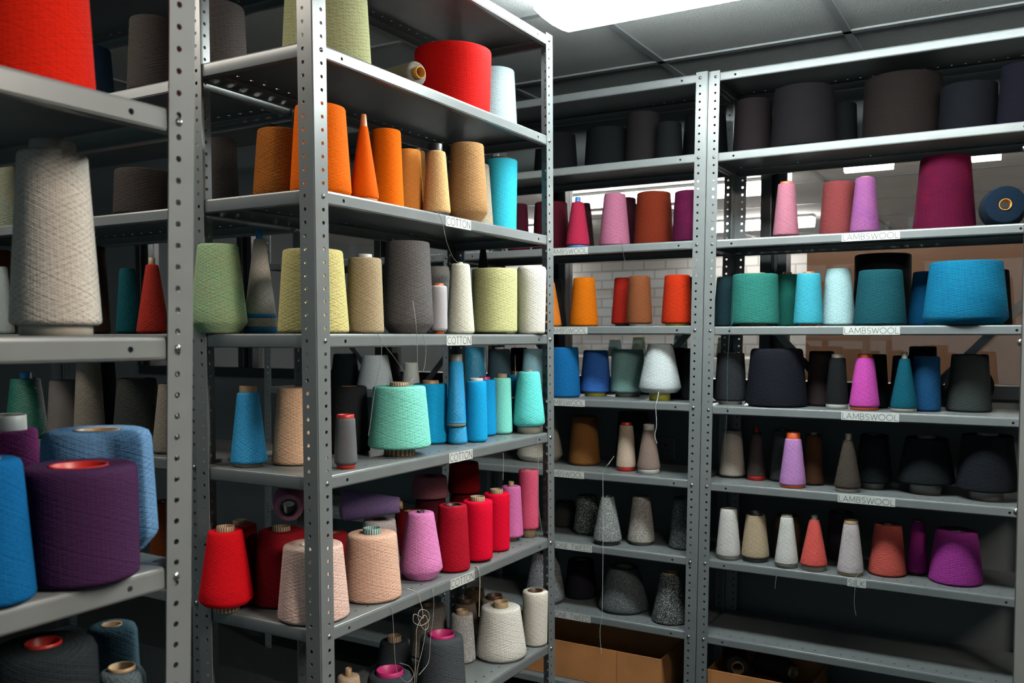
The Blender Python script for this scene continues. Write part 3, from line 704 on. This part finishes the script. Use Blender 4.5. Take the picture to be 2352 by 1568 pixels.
cone(RD, 5, 1917, 1976, 1939, 1961, 1009, '4b433d', 'dark taupe pointed cone with pale tip and foot', core='tube', tip=13, cb=9, tw=.6, cw=.9, by=1132)
cone(RD, 5, 1966, 2046, 1978, 2038, 997, '15191b', 'narrow black cone on a white foot '+P, core='grey', cb=15, cw=.6, d=.15)
cone(RD, 5, 2064, 2188, 2078, 2168, 1004, '15191b', 'broad black cone on a white foot '+P, core='grey', tip=3, cb=24, cw=.55, by=1136)
cone(RD, 5, 2200, 2330, 2212, 2318, 998, '16181d', 'black cone on a white foot near the right post', core='grey', tip=5, cb=22, cw=.55, d=.14)
P = 'on the SILK shelf'
cone(RD, 6, 1645, 1700, 1655, 1692, 1167, 'd2d0cc', 'slim white cone at the left end '+P, core='grey', cb=9, cw=.95, tw=.75, by=1288)
cone(RD, 6, 1703, 1766, 1714, 1757, 1181, 'b9a68a', 'beige cone with tangled yarn and black core rims', core='dark', tip=6, cb=10, cw=.9, tw=.75, by=1293)
cone(RD, 6, 1780, 1832, 1792, 1820, 1186, 'd8d8d4', 'slim white cone in front of a tan one', core='grey', tip=4, cb=10, cw=.97, tw=.85, by=1307)
cone(RD, 6, 1774, 1842, 1780, 1834, 1182, '7e5f44', 'tan brown cone in shade behind a slim white one', d=.17)
cone(RD, 6, 1839, 1899, 1858, 1881, 1192, 'e2605a', 'coral red cone with a pale pointed tip '+P, core='tube', tip=9, cb=11, tw=.6, cw=.9, by=1315)
cone(RD, 6, 1898, 1962, 1904, 1956, 1175, '322c34', 'blackish cone in shade between coral and white ones', d=.23)
cone(RD, 6, 1924, 1982, 1938, 1971, 1200, 'c8c0c2', 'white satin cone above the SILK label', core='tan', cb=6, cw=.95, tip=6, tw=.95, by=1326)
cone(RD, 6, 1996, 2079, 2010, 2069, 1203, 'c85c52', 'salmon red cone without visible foot '+P, core='dark', tip=4, by=1325)
cone(RD, 6, 2082, 2131, 2092, 2122, 1197, 'a02c80', 'narrow magenta cone between salmon and wide magenta', core='brown', cb=6, cw=.7, tip=4, tw=.8, by=1322)
cone(RD, 6, 2137, 2252, 2152, 2240, 1216, 'a03a92', 'wide magenta purple cone at the right end '+P, by=1346, core='dark', tip=2)
# ---- rack A (nearest)
cone(RA, 2, -100, 206, -84, 187, -150, 'e2220c', 'huge red orange cone on the topmost visible near shelf', style='fluffy', d=.1)
cone(RA, 3, 34, 226, 54, 200, 352, 'c9c3ba', 'big cream cone on the near shelf at eye level', core='tube', tip=26, cb=24, tw=.66, cw=.8, bev=.006, d=.135, style='')
cone(RA, 4, 60, 314, 52, 305, 1066, '4a2a52', 'large dark purple cone with red core on the near rack', core='red', tw=.5, d=.107, style='fluffy', rt=.008)
cone(RA, 4, 100, 358, 92, 328, 985, '6d9ccb', 'large light blue cone behind the dark purple one', d=.31, bev=.02, rt=.012)
cone(RA, 4, -122, 73, -104, 46, 1052, '0c6cae', 'strong blue cone cut by the left picture edge', style='fluffy', d=.09, rt=.008)
cone(RA, 4, -80, 92, -70, 84, 985, '6a2660', 'plum cone with a thick white top behind the strong blue one', core='white', tip=32, tw=.95, d=.30)
cone(RA, 5, -20, 236, 0, 226, 1476, '1c2226', 'big black cone with red ring low on near rack', core='red', tip=4, tw=.35, d=.14, rt=.012)
cone(RA, 5, 225, 345, 238, 340, 1535, '6f8289', 'grey blue cone with pale core ring low down', core='tan', tip=7, tw=.6, d=.105, rt=.01)
cone(RA, 5, 196, 330, 202, 310, 1432, '3d5a68', 'dim blue grey cone at the back of low shelf', d=.33, rt=.01)
# ---- rack E (seen through rack A)
cone(RE, 1, 425, 568, 436, 566, 17, '8a7f7b', 'grey taupe cone in the upper gap between the two posts', d=.1)
cone(RE, 1, 296, 412, 304, 404, 48, '4f4a46', 'dark taupe cone high behind the nearest post', d=.07)
cone(RE, 1, 150, 262, 160, 254, 112, '12283e', 'dark navy cone behind the huge red orange one', d=.1)
cone(RE, 2, 265, 392, 268, 386, 393, '4c4744', 'brownish grey low cone behind the nearest post', d=.08)
cone(RE, 2, 474, 549, 480, 544, 320, '4a4543', 'dark brown grey cone between the posts beside ochre', d=.13)
cone(RE, 2, -44, 42, -36, 34, 380, '8aa79c', 'variegated teal and cream cone at the left edge', alt='c8b890', d=.07)
cone(RE, 3, 268, 322, 280, 314, 616, '17606a', 'dark teal cone behind the near rack, beside red', d=.08)
cone(RE, 3, 316, 388, 338, 366, 607, 'c83c30', 'red orange slim cone with tan tip behind near post', core='tan', tip=15, tw=.5, d=.05)
cone(RE, 3, 196, 252, 206, 246, 566, '3c2a24', 'dark brown hairy cone beside the big cream one', d=.13)
cone(RE, 3, -8, 32, 14, 30, 612, 'b4c4c2', 'white corded slim cone at the left edge', d=.06)
cone(RE, 3, -40, 34, -34, 28, 575, '70401c', 'brown orange cone at the left edge in shade', d=.19)
cone(RE, 4, 16, 108, 34, 96, 868, '13806c', 'shiny emerald teal cone above the plum one', d=.08, style='shiny', core='blue', tip=14, tw=.4)
cone(RE, 4, 112, 196, 122, 190, 872, '8d8781', 'pale grey beige cone above the light blue one', d=.09, style='smooth')
cone(RE, 4, 172, 242, 184, 232, 800, 'b0a898', 'tall cream cone above the light blue one', d=.07)
cone(RE, 4, 214, 276, 226, 264, 810, '2f3c38', 'dark green grey slim cone behind the near rack', d=.10)
cone(RE, 4, 262, 372, 274, 358, 868, '50534f', 'grey cone left of the nearest post', d=.09)
cone(RE, 4, 352, 432, 372, 420, 880, 'b4aa9a', 'beige cone mostly covered by the nearest post', d=.07)
cone(RE, 5, 346, 430, 354, 424, 1150, '7a3c18', 'brown orange cone low behind the nearest post', d=.1)
# ---- rack H, seen through rack B
cone(RH, 4, 820, 905, 836, 894, 815, 'd8dcdc', 'white cone seen in the gap under the second COTTON shelf', d=.07)
cone(RH, 4, 922, 966, 928, 960, 832, 'cfcdc4', 'small white cone far back under the second COTTON shelf', d=.06)
cone(RH, 4, 758, 828, 766, 818, 812, '15191b', 'black cone far back right of the near post', d=.07)
cone(RH, 4, 866, 922, 872, 914, 810, '181c1e', 'black cone far back between two white ones', d=.14)

RDARK = [i for i, q in enumerate(SPECS) if q['label'].startswith('deep red cone between')][0]
settle()
for a, k in LYING: build_lying(*a, **k)
def overlaps():
    for i, a in enumerate(CONES):
        if a[2]-a[4] < -.002 or a[2]+a[4] > a[0].w+.002 or a[3]+a[4] > a[0].dep+.012:
            print('OUT  lx=%.3f d=%.3f r=%.3f w=%.2f dep=%.2f %s' % (a[2], a[3], a[4], a[0].w, a[0].dep, a[5]))
        if a[7] and a[1] > 0 and a[6] == 0:
            gap = a[0].lv[a[1]-1]-.028-a[0].lv[a[1]]
            if a[7] > gap: print('TALL %.3f>%.3f %s' % (a[7], gap, a[5]))
        for b in CONES[i+1:]:
            if a[0] is b[0] and a[1] == b[1] and a[6] == 0 and b[6] == 0:
                dist = math.hypot(a[2]-b[2], a[3]-b[3])-a[4]-b[4]
                if dist < -.001: print('OVER %.3f | %s (d%.3f r%.3f) | %s (d%.3f r%.3f)' % (dist, a[5], a[3], a[4], b[5], b[3], b[4]))
overlaps()

# ------------------------------------------------------------------ boxes on the lowest shelves
CARD = plain('cardboard', 'd68e4e', .8, noise=.18, nscale=9, bump=.1)
def tray(rk, x0, x1, y0, y1, h, label):
    z = rk.lv[8]+.001; t = .005
    root = empty('cardboard_box', rk.world((x0+x1)/2, (y0+y1)/2, z)); tag(root, label, 'box')
    w, d = (x1-x0)/2, (y1-y0)/2
    for nm, b in (('box_bottom', (-w, w, -d, d, 0, t)), ('box_side', (-w, w, -d, -d+t, t, h)), ('box_side', (-w, w, d-t, d, t, h)), ('box_side', (-w, -w+t, -d+t, d-t, t, h)), ('box_side', (w-t, w, -d+t, d-t, t, h))):
        bm = bmesh.new(); box(bm, *b); o = link(nm, bm, CARD, root); bevel(o, .001, 1)
    bm = bmesh.new(); box(bm, w*.52, w*.52+.0012, -d-.0006, -d+.0002, .004, h-.002); link('seam', bm, plain('card_seam', '6a4426', .8), root)
    return root
tray(RC, .16, .84, .03, .29, .13, 'open brown cardboard box under the ONE TWEED shelves')
tray(RD, .03, .36, .03, .29, .128, 'open brown cardboard box at the bottom of the right rack')
build_lying(RD, 8, 1690, .12, .04, .035, .12, -1.2, '3a3634', 'dark cone standing askew inside the right bottom box', up=.10, tilt=0)
build_lying(RD, 8, 1778, .16, .04, .032, .13, -.4, '35322f', 'dark brown cone lying in the right bottom box', up=.09, tilt=0)
build_lying(RD, 8, 1905, .13, .04, .034, .12, .5, '2c2b2b', 'black cone lying at the bottom right of the box', tilt=0)

# ------------------------------------------------------------------ loose threads
def thread(pts, plane, col, label, r=.0006, name='loose_thread'):
    P3 = []
    for p in pts:
        x, y = p[:2]; dd = p[2] if len(p) > 2 else 0
        rk, off = plane
        f = lambda z, lx: proj(*rk.world(lx, off+dd, z, False))
        z = HC; lx = .5
        for _ in range(8):
            lx = bisect(lambda q: f(z, q)[0], -.6, rk.w+.6, x); z = bisect(lambda q: f(q, lx)[1], -.2, 2.6, y)
        P3.append(rk.world(lx, off+dd, z, False))
    pts3 = [Vector(p) for p in P3]; q = [pts3[0]]
    ext = [pts3[0]*2-pts3[1]]+pts3+[pts3[-1]*2-pts3[-2]]
    for i in range(1, len(ext)-2):
        p0, p1, p2, p3 = ext[i-1:i+3]
        for j in range(1, 7):
            t = j/6; q.append(.5*((2*p1)+(p2-p0)*t+(2*p0-5*p1+4*p2-p3)*t*t+(3*p1-p0-3*p2+p3)*t**3))
    bm = bmesh.new(); prev = None
    for i, p in enumerate(q):
        d = (q[min(i+1, len(q)-1)]-q[max(i-1, 0)]).normalized(); a = d.cross(Vector((.31, .9, .2))).normalized(); b = d.cross(a)
        ring = [bm.verts.new(p+(a*math.cos(2*PI*k/6)+b*math.sin(2*PI*k/6))*r) for k in range(6)]
        if prev:
            for k in range(6): bm.faces.new((prev[k], prev[(k+1) % 6], ring[(k+1) % 6], ring[k])).smooth = True
        prev = ring
    o = link(name, bm, plain('thread_'+col, col, .7)); tag(o, label, 'thread'); o['group'] = 'loose threads hanging from cones'
    return o
B0, C0 = (RB, -.006), (RC, -.006)
thread([(1410,1048,.08), (1400,1062), (1386,1084), (1385,1140), (1385,1260), (1383,1400), (1378,1450), (1381,1500)], C0, 'd0d2cc', 'long white thread hanging in front of the TWEED shelves', .0009)
thread([(1513,892,.055), (1512,906,.02), (1508,925), (1506,935), (1508,975), (1504,1000), (1509,1018)], C0, 'c9d0d0', 'white thread hanging from the yellow footed cone', .0012)
thread([(1424,551,.03), (1428,558,-.002), (1431,578), (1436,600), (1448,618), (1462,634)], C0, '4a3a3a', 'dark thread hanging below the light pink cone')
thread([(990,476), (1008,492), (1018,520), (1026,556), (1040,590,.03), (1054,606,.06)], B0, '8f8a80', 'grey thread hanging over the top COTTON shelf')
thread([(868,767), (876,790), (874,830), (860,900), (852,960), (846,1000)], B0, '8d8f88', 'fine grey thread trailing past the large mint cone')
thread([(948,690,.03), (955,740), (958,790), (958,840), (950,868), (935,884), (905,888,.04)], B0, '9a9c94', 'grey thread from charcoal cone down to mint cone')
thread([(880,790), (905,820), (925,850), (930,856)], B0, '70726c', 'short thread dangling under the sand coloured cone')
thread([(972,768), (978,800), (976,835), (972,852)], B0, 'a0a29a', 'short pale thread under the charcoal cone shelf edge')
thread([(922,1352,.03), (938,1352), (958,1362), (966,1385), (970,1400), (972,1420)], B0, 'd8c8bc', 'peach thread running over the edge into the tangle', .0008)
thread([(972,1420), (952,1410), (950,1428), (968,1436), (986,1422), (982,1404), (966,1400), (960,1418), (974,1446), (984,1436), (976,1412), (958,1440), (956,1480), (954,1530), (950,1590)], B0, 'd8cbbc', 'tangle of cream thread hanging below the lowest COTTON shelf', .0006, 'tangled_thread')
thread([(978,1430), (976,1460), (968,1500), (958,1540), (953,1600)], B0, 'c8bcae', 'second cream thread falling beside the tangle', .0005)
thread([(989,1350,.02), (995,1358,-.003), (996,1400), (992,1440), (988,1475), (984,1520), (962,1550)], B0, 'b4aca2', 'thin thread falling to the charcoal pink ringed cone', .0006)
thread([(1082,1301,.03), (1098,1304), (1102,1330), (1101,1372), (1100,1416)], B0, 'd8cbb4', 'doubled cream thread right of the lowest COTTON label', .0012)
thread([(890,1390,.02), (900,1398), (904,1450), (908,1520), (916,1550), (936,1566), (950,1550), (940,1530), (918,1522)], B0, 'a0a29c', 'fine thread looping down over the loose pink ring', .0006)
thread([(1156,1040), (1156,1070), (1155,1102)], B0, 'b8bab4', 'thin thread hanging down onto the candy pink cone', .0006)
thread([(1183,815), (1184,860), (1186,905), (1164,918)], (RB, .08), 'c4c8c4', 'thin thread above the narrow mint cone core', .0006)
thread([(1234,1000), (1236,1060), (1236,1140), (1240,1190), (1246,1228)], B0, 'a8aaa4', 'thin thread beside the tall rose pink cone', .0007)
thread([(1686,690,.03), (1683,735,.02), (1677,752), (1675,770), (1671,840), (1670,930), (1666,1000), (1664,1060)], (RD, -.006), '3f6a66', 'dark green thread trailing down the right rack', .0005)
thread([(1782,1305), (1783,1320), (1780,1352)], (RD, -.004), 'a8a8a2', 'short thread below the slim white silk cone', .0006)
thread([(1980,1310,.02), (1966,1326), (1964,1350), (1962,1385), (1966,1412)], (RD, -.006), 'a8a8a2', 'short thread hanging from the SILK label', .0006)
thread([(1748,918,.05), (1760,912,.05), (1772,926,.05), (1790,926,.05), (1812,908,.05)], (RD, -.02), 'b4b09c', 'curled pale thread on the big blue black cone', .0007)

# ------------------------------------------------------------------ the room
CEI = HC+.93; FLOORC = '5a5c5a'
VW = 3.20
bm = bmesh.new(); box(bm, -6, 5, 3.35, 11, 0, .002); struct(link('floor_bounce', bm, plain('pale_bounce_floor', 'c8c2ba', .6)))  # unseen pale floor, added to bounce lamp light onto the far ceiling
#                       # plane of the back wall
def plane_obj(name, pts, mat):
    bm = bmesh.new(); quad(bm, *pts); return struct(link(name, bm, mat))
bm = bmesh.new(); box(bm, -6, 6, -4, 11, -.1, 0)
struct(link('floor', bm, plain('grey_vinyl_floor', '303231', .5, noise=.08, nscale=6)))
TILE = plain('ceiling_tile', 'b6baba', .9, noise=.10, nscale=190, bump=.9)
bm = bmesh.new(); box(bm, -6, 6, -1.2, 11, CEI, CEI+.05); struct(link('ceiling', bm, TILE))
bm = bmesh.new(); box(bm, -6, 6, VW+.1, 11, CEI-.004, CEI); struct(link('ceiling_far', bm, plain('far_ceiling_tile', 'f0ece6', .9, noise=.05, nscale=120)))
BAR = plain('ceiling_bar', '8a8f91', .45)
k = 0
def bar(x0, x1, y0, y1):
    global k
    k += 1
    bm = bmesh.new(); box(bm, x0, x1, y0, y1, CEI-.006, CEI+.001); struct(link('trim_%d' % k, bm, BAR))
for i in range(-3, 2): bar(-4, 3, 2.92+.6*i-.012, 2.92+.6*i+.012)
for i in range(-4, 6): bar(-1.127+.6*i-.012, -1.127+.6*i+.012, -.9, VW)
for i in range(1, 9): bar(-4, 5, 2.92+.9*i-.012, 2.92+.9*i+.012)
for i in range(-2, 5): bar(-1.127+1.2*i-.012, -1.127+1.2*i+.012, VW+.12, 10)
WALL = plain('dark_grey_wall', '6e7678', .75, noise=.05, nscale=4)
SILL, HEAD = HC-.20, HC+.66
def wallbox(name, *b, m=WALL):
    bm = bmesh.new(); box(bm, *b); return struct(link(name, bm, m))
bm = bmesh.new()
box(bm, -6, 3, VW, VW+.1, 0, SILL); box(bm, -6, 3, VW, VW+.1, HEAD, CEI); box(bm, -6, -4.2, VW, VW+.1, SILL, HEAD); box(bm, 1.8, 3, VW, VW+.1, SILL, HEAD)
struct(link('wall_back', bm, WALL))
wallbox('wall_left', -6.1, -6, -4, 11, 0, CEI)
wallbox('wall_right', 3, 3.1, -4, VW, 0, CEI)
wallbox('wall_far_right', 5, 5.1, VW+.1, 11, 0, CEI, m=plain('pale_wall', 'b8b2aa', .8))
# window: frame, mullions and panes
FR = plain('dark_window_frame', '2a2e30', .35)
GLASS, nt, b = new_mat('window_glass')
b.inputs['Base Color'].default_value = (1, 1, 1, 1); b.inputs['Roughness'].default_value = .0
b.inputs['Transmission Weight'].default_value = 1; b.inputs['IOR'].default_value = 1.45
bm = bmesh.new()
box(bm, -4.2, 1.8, VW-.02, VW+.06, SILL, SILL+.045); box(bm, -4.2, 1.8, VW-.0, VW+.06, HEAD-.03, HEAD)
WF = struct(link('window_1', bm, FR)); bevel(WF, .003)
mu = [-4.17, -3.404, -2.539, -1.674, -.809, .056, .921, 1.77]
for x in mu:
    bm = bmesh.new(); box(bm, x-.05, x-.012, VW-.01, VW+.07, SILL+.045, HEAD-.03); box(bm, x+.008, x+.04, VW+.0, VW+.07, SILL+.045, HEAD-.03); box(bm, x-.012, x+.008, VW+.03, VW+.05, SILL+.045, HEAD-.03)
    o = link('window_frame', bm, FR, WF); bevel(o, .002)
for a, c in zip(mu, mu[1:]):
    bm = bmesh.new(); box(bm, a+.04, c-.05, VW+.036, VW+.040, SILL+.045, HEAD-.03); link('window_pane', bm, GLASS, WF)
# far room
m, nt, b = new_mat('white_painted_brick'); WB = m
tc = N(nt, 'ShaderNodeTexCoord'); mp = N(nt, 'ShaderNodeMapping'); mp.inputs['Rotation'].default_value = (PI/2, 0, 0)
br = N(nt, 'ShaderNodeTexBrick', i_Scale=1.0, i_5=.012); br.inputs['Color1'].default_value = dull('d2cec8'); br.inputs['Color2'].default_value = dull('c8c4be'); br.inputs['Mortar'].default_value = dull('a29e9a')
br.inputs['Brick Width'].default_value = .26; br.inputs['Row Height'].default_value = .105; br.inputs['Mortar Size'].default_value = .008
nt.links.new(tc.outputs['Object'], mp.inputs[0]); nt.links.new(mp.outputs[0], br.inputs['Vector']); nt.links.new(br.outputs['Color'], b.inputs['Base Color'])
bp = N(nt, 'ShaderNodeBump', i_Strength=.5, i_Distance=.01, invert=True); nt.links.new(br.outputs['Fac'], bp.inputs['Height']); nt.links.new(bp.outputs[0], b.inputs['Normal'])
b.inputs['Roughness'].default_value = .8
wallbox('wall_far', -6, 5, 9.6, 9.7, 0, CEI, m=WB)
bm = bmesh.new(); box(bm, -1.005, .25, 4.60, 4.64, .35, HC+.46); box(bm, .262, 1.55, 4.60, 4.64, .35, HC+.46); box(bm, -1.005, 1.55, 4.598, 4.60, HC-.27, HC-.262, 1)
o = link('brown_partition_board', bm, [plain('brown_board', '70461c', .7, noise=.08, nscale=5), plain('board_joint', '6a4426', .8)])
tag(o, 'brown board partition standing in the next room beyond the glass', 'partition')
bm = bmesh.new()
for x in (-.95, 1.5): box(bm, x-.03, x+.03, 4.645, 4.70, 0, HC+.44)
link('board_post', bm, FR, o)
# bench and things on it in the far room
def bench(x0, x1, y0, y1, top):
    root = empty('work_bench', ((x0+x1)/2, (y0+y1)/2, 0)); tag(root, 'long pale work bench in the bright room beyond the glass', 'bench')
    w, d = (x1-x0)/2, (y1-y0)/2
    bm = bmesh.new(); box(bm, -w, w, -d, d, top-.04, top); bevel(link('bench_top', bm, plain('bench_top', 'b9b4ac', .6), root), .004)
    for a in (-1, 1):
        for c in (-1, 1):
            bm = bmesh.new(); box(bm, a*w*.97-.025, a*w*.97+.025, c*d*.9-.025, c*d*.9+.025, 0, top-.04); link('leg', bm, FR, root)
bench(-3.6, -1.1, 6.3, 7.0, HC-.16)
random.seed(8)
wh = ['dark green cone, leftmost on the far bench', 'olive cone, second from left on the far bench', 'black green cone in the middle of the far bench', 'grey green cone right of the middle on the far bench', 'moss green cone, rightmost on the far bench']
for i, x in enumerate((-2.90, -2.72, -2.36, -2.22, -2.02)):
    root = empty('yarn_cone', (x, 6.55+.05*(i % 2), HC-.159)); tag(root, wh[i], 'yarn cone'); root['group'] = 'cones on the far bench'
    cone_body(root, .06, .045, .13+.02*(i % 3), .001, .01, .03, .02, .004, ('31423a', '4c5646', '28342f', '5c655c', '3a4a3c')[i], 'tan')
# stand seen between red brown and vermilion cones
root = empty('tripod_stand', (-2.10, 6.75, HC-.16)); tag(root, 'thin grey upright stand with dark head on far bench', 'stand')
bm = bmesh.new(); lathe(bm, [(.0, 0), (.06, 0), (.06, .012), (.012, .02), (.012, .42), (0, .42)], 16); link('stand_pole', bm, plain('stand_grey', '8c8f90', .4), root)
bm = bmesh.new(); box(bm, -.035, .035, -.03, .03, .42, .47); bevel(link('stand_head', bm, FR, root), .006)
# electric socket on the dark wall
root = empty('wall_socket', (-1.24, VW, HC-.42)); tag(root, 'grey double wall socket on dark wall behind taupe cone', 'socket')
bm = bmesh.new(); box(bm, -.073, .073, -.009, 0, -.043, .043); o = link('socket_plate', bm, plain('socket_grey', '7c8284', .4), root); bevel(o, .003)
for sx in (-.036, .036):
    bm = bmesh.new()
    for a, c, w, h in ((0, .012, .003, .005), (-.011, -.008, .004, .002), (.011, -.008, .004, .002)): box(bm, sx+a-w, sx+a+w, -.0096, -.0088, c-h, c+h)
    link('socket_slots', bm, INK, root)
# torn scrap of white paper beside the charcoal cone
z = RD.lv[4]; lx = bisect(lambda q: proj(*RD.world(q, .045, z))[0], 0, W, 1722); px, py, _ = RD.world(lx, .045, z)
bm = bmesh.new()
vv = [bm.verts.new(p) for p in ((-.015,-.01,.001),(-.002,-.014,.003),(.006,-.006,.008),(.013,-.008,.006),(.016,.0,.012),(.004,.004,.018),(-.002,.006,.024),(-.006,.002,.014),(-.015,.0,.006))]
bm.faces.new(vv); bmesh.ops.triangulate(bm, faces=bm.faces)
o = link('paper_scrap', bm, PAPER, loc=(px, py, z)); solid(o, .0006); tag(o, 'torn scrap of white paper beside the big blue black cone', 'paper')

# ------------------------------------------------------------------ lamps
LENS = emit('lamp_diffuser', 'f2fbf8', 30.0)
LENS3 = emit('lamp_diffuser_left', 'fff4e6', 8.0)
LENS4 = emit('lamp_diffuser_near', 'fff1e2', 58.0)
LENS2 = emit('lamp_diffuser_far', 'fbfaf6', 15.0)
HOUS = plain('lamp_housing', 'b8bab8', .4)
def lamp(u0, u1, v, w, label, lens, hang=0.0):
    root = empty('ceiling_light', ((u0+u1)/2, v, CEI-hang)); tag(root, label, 'ceiling light'); root['group'] = 'fluorescent ceiling lights'
    L = (u1-u0)/2
    bm = bmesh.new(); box(bm, -L, L, -w/2, w/2, -.026, -.0065); bevel(link('housing', bm, HOUS, root), .003)
    bm = bmesh.new(); prof = [(-w/2+.002, -.026), (-w/2+.003, -.060), (-w/2+.022, -.090), (-w/4, -.096), (0, -.099), (w/4, -.096), (w/2-.022, -.090), (w/2-.003, -.060), (w/2-.002, -.026)]
    A = [bm.verts.new((-L+.004, y, z)) for y, z in prof]; Bv = [bm.verts.new((L-.004, y, z)) for y, z in prof]
    for i in range(len(prof)-1): bm.faces.new((A[i], A[i+1], Bv[i+1], Bv[i])).smooth = True
    bm.faces.new(A); bm.faces.new(Bv[::-1])
    bmesh.ops.recalc_face_normals(bm, faces=bm.faces)
    link('diffuser', bm, lens, root)
lamp(-1.15, .35, 2.165, .24, 'long white fluorescent ceiling light above the aisle', LENS)
lamp(.15, 1.65, 1.0, .19, 'fluorescent ceiling light above the near aisle', LENS4)
lamp(-2.75, -1.45, .86, .19, 'fluorescent ceiling light over the left hand aisle', LENS3)
far = [(-2.7, -1.41, 5.35), (-.88, -.645, 4.85), (-.40, -.17, 4.85), (-4.6, -3.3, 6.6), (-2.6, -1.5, 7.1), (-5.8, -4.9, 9.2), (-3.2, -2.05, 9.2), (-1.4, -.2, 3.95), (.3, 1.5, 3.95), (-3.6, -2.4, 3.95), (.6, 2.0, 5.35), (.5, 2.0, 7.2), (2.2, 3.6, 4.6)]  # lamps just beyond the glass are unseen, added to light the board
fl = ['far ceiling light behind the light pink cone', 'far ceiling light partly hidden, above the violet cone', 'far ceiling light partly hidden, right of burgundy cone', 'second row far ceiling light left of the paired posts', 'second row far ceiling light right of the paired posts',
      'rear ceiling light at the left of the next room', 'rear ceiling light above the teal green cone', 'added unseen ceiling light just beyond the glass, in the middle', 'added unseen ceiling light just beyond the glass, over the board', 'added unseen ceiling light just beyond the glass, at the left', 'added unseen far ceiling light beyond the right edge of the board', 'added unseen rear ceiling light beyond the right edge of the board', 'far ceiling light at the right hand wall']  # the two beyond the board are off view, added to brighten the room
for (a, c, v), l in zip(far, fl): lamp(a, c, v, .10, l, LENS2)

# ambient daylight-like fill entering where the room is open behind the viewer
w = bpy.data.worlds.new('world'); SC.world = w; w.use_nodes = True
w.node_tree.nodes['Background'].inputs[0].default_value = (.62, .86, .95, 1)
w.node_tree.nodes['Background'].inputs[1].default_value = .26

cam = bpy.data.cameras.new('camera'); co = bpy.data.objects.new('camera', cam); COL.objects.link(co)
fwd = Vector((-sY*cP, cY*cP, -sP)); co.location = (0, 0, HC)
co.rotation_euler = fwd.to_track_quat('-Z', 'Y').to_euler()
cam.sensor_width = 36; cam.lens = FPX/2352*36
cam.shift_x = -(PCX-1176)/2352; cam.shift_y = (PCY-784)/2352
cam.clip_start = .05
cam.dof.use_dof = True; cam.dof.focus_distance = 2.1; cam.dof.aperture_fstop = 7.0
SC.camera = co
vs = SC.view_settings
vs.view_transform = 'Standard'; vs.look = 'None'; vs.gamma = 1; vs.exposure = 1.25; vs.use_curve_mapping = False
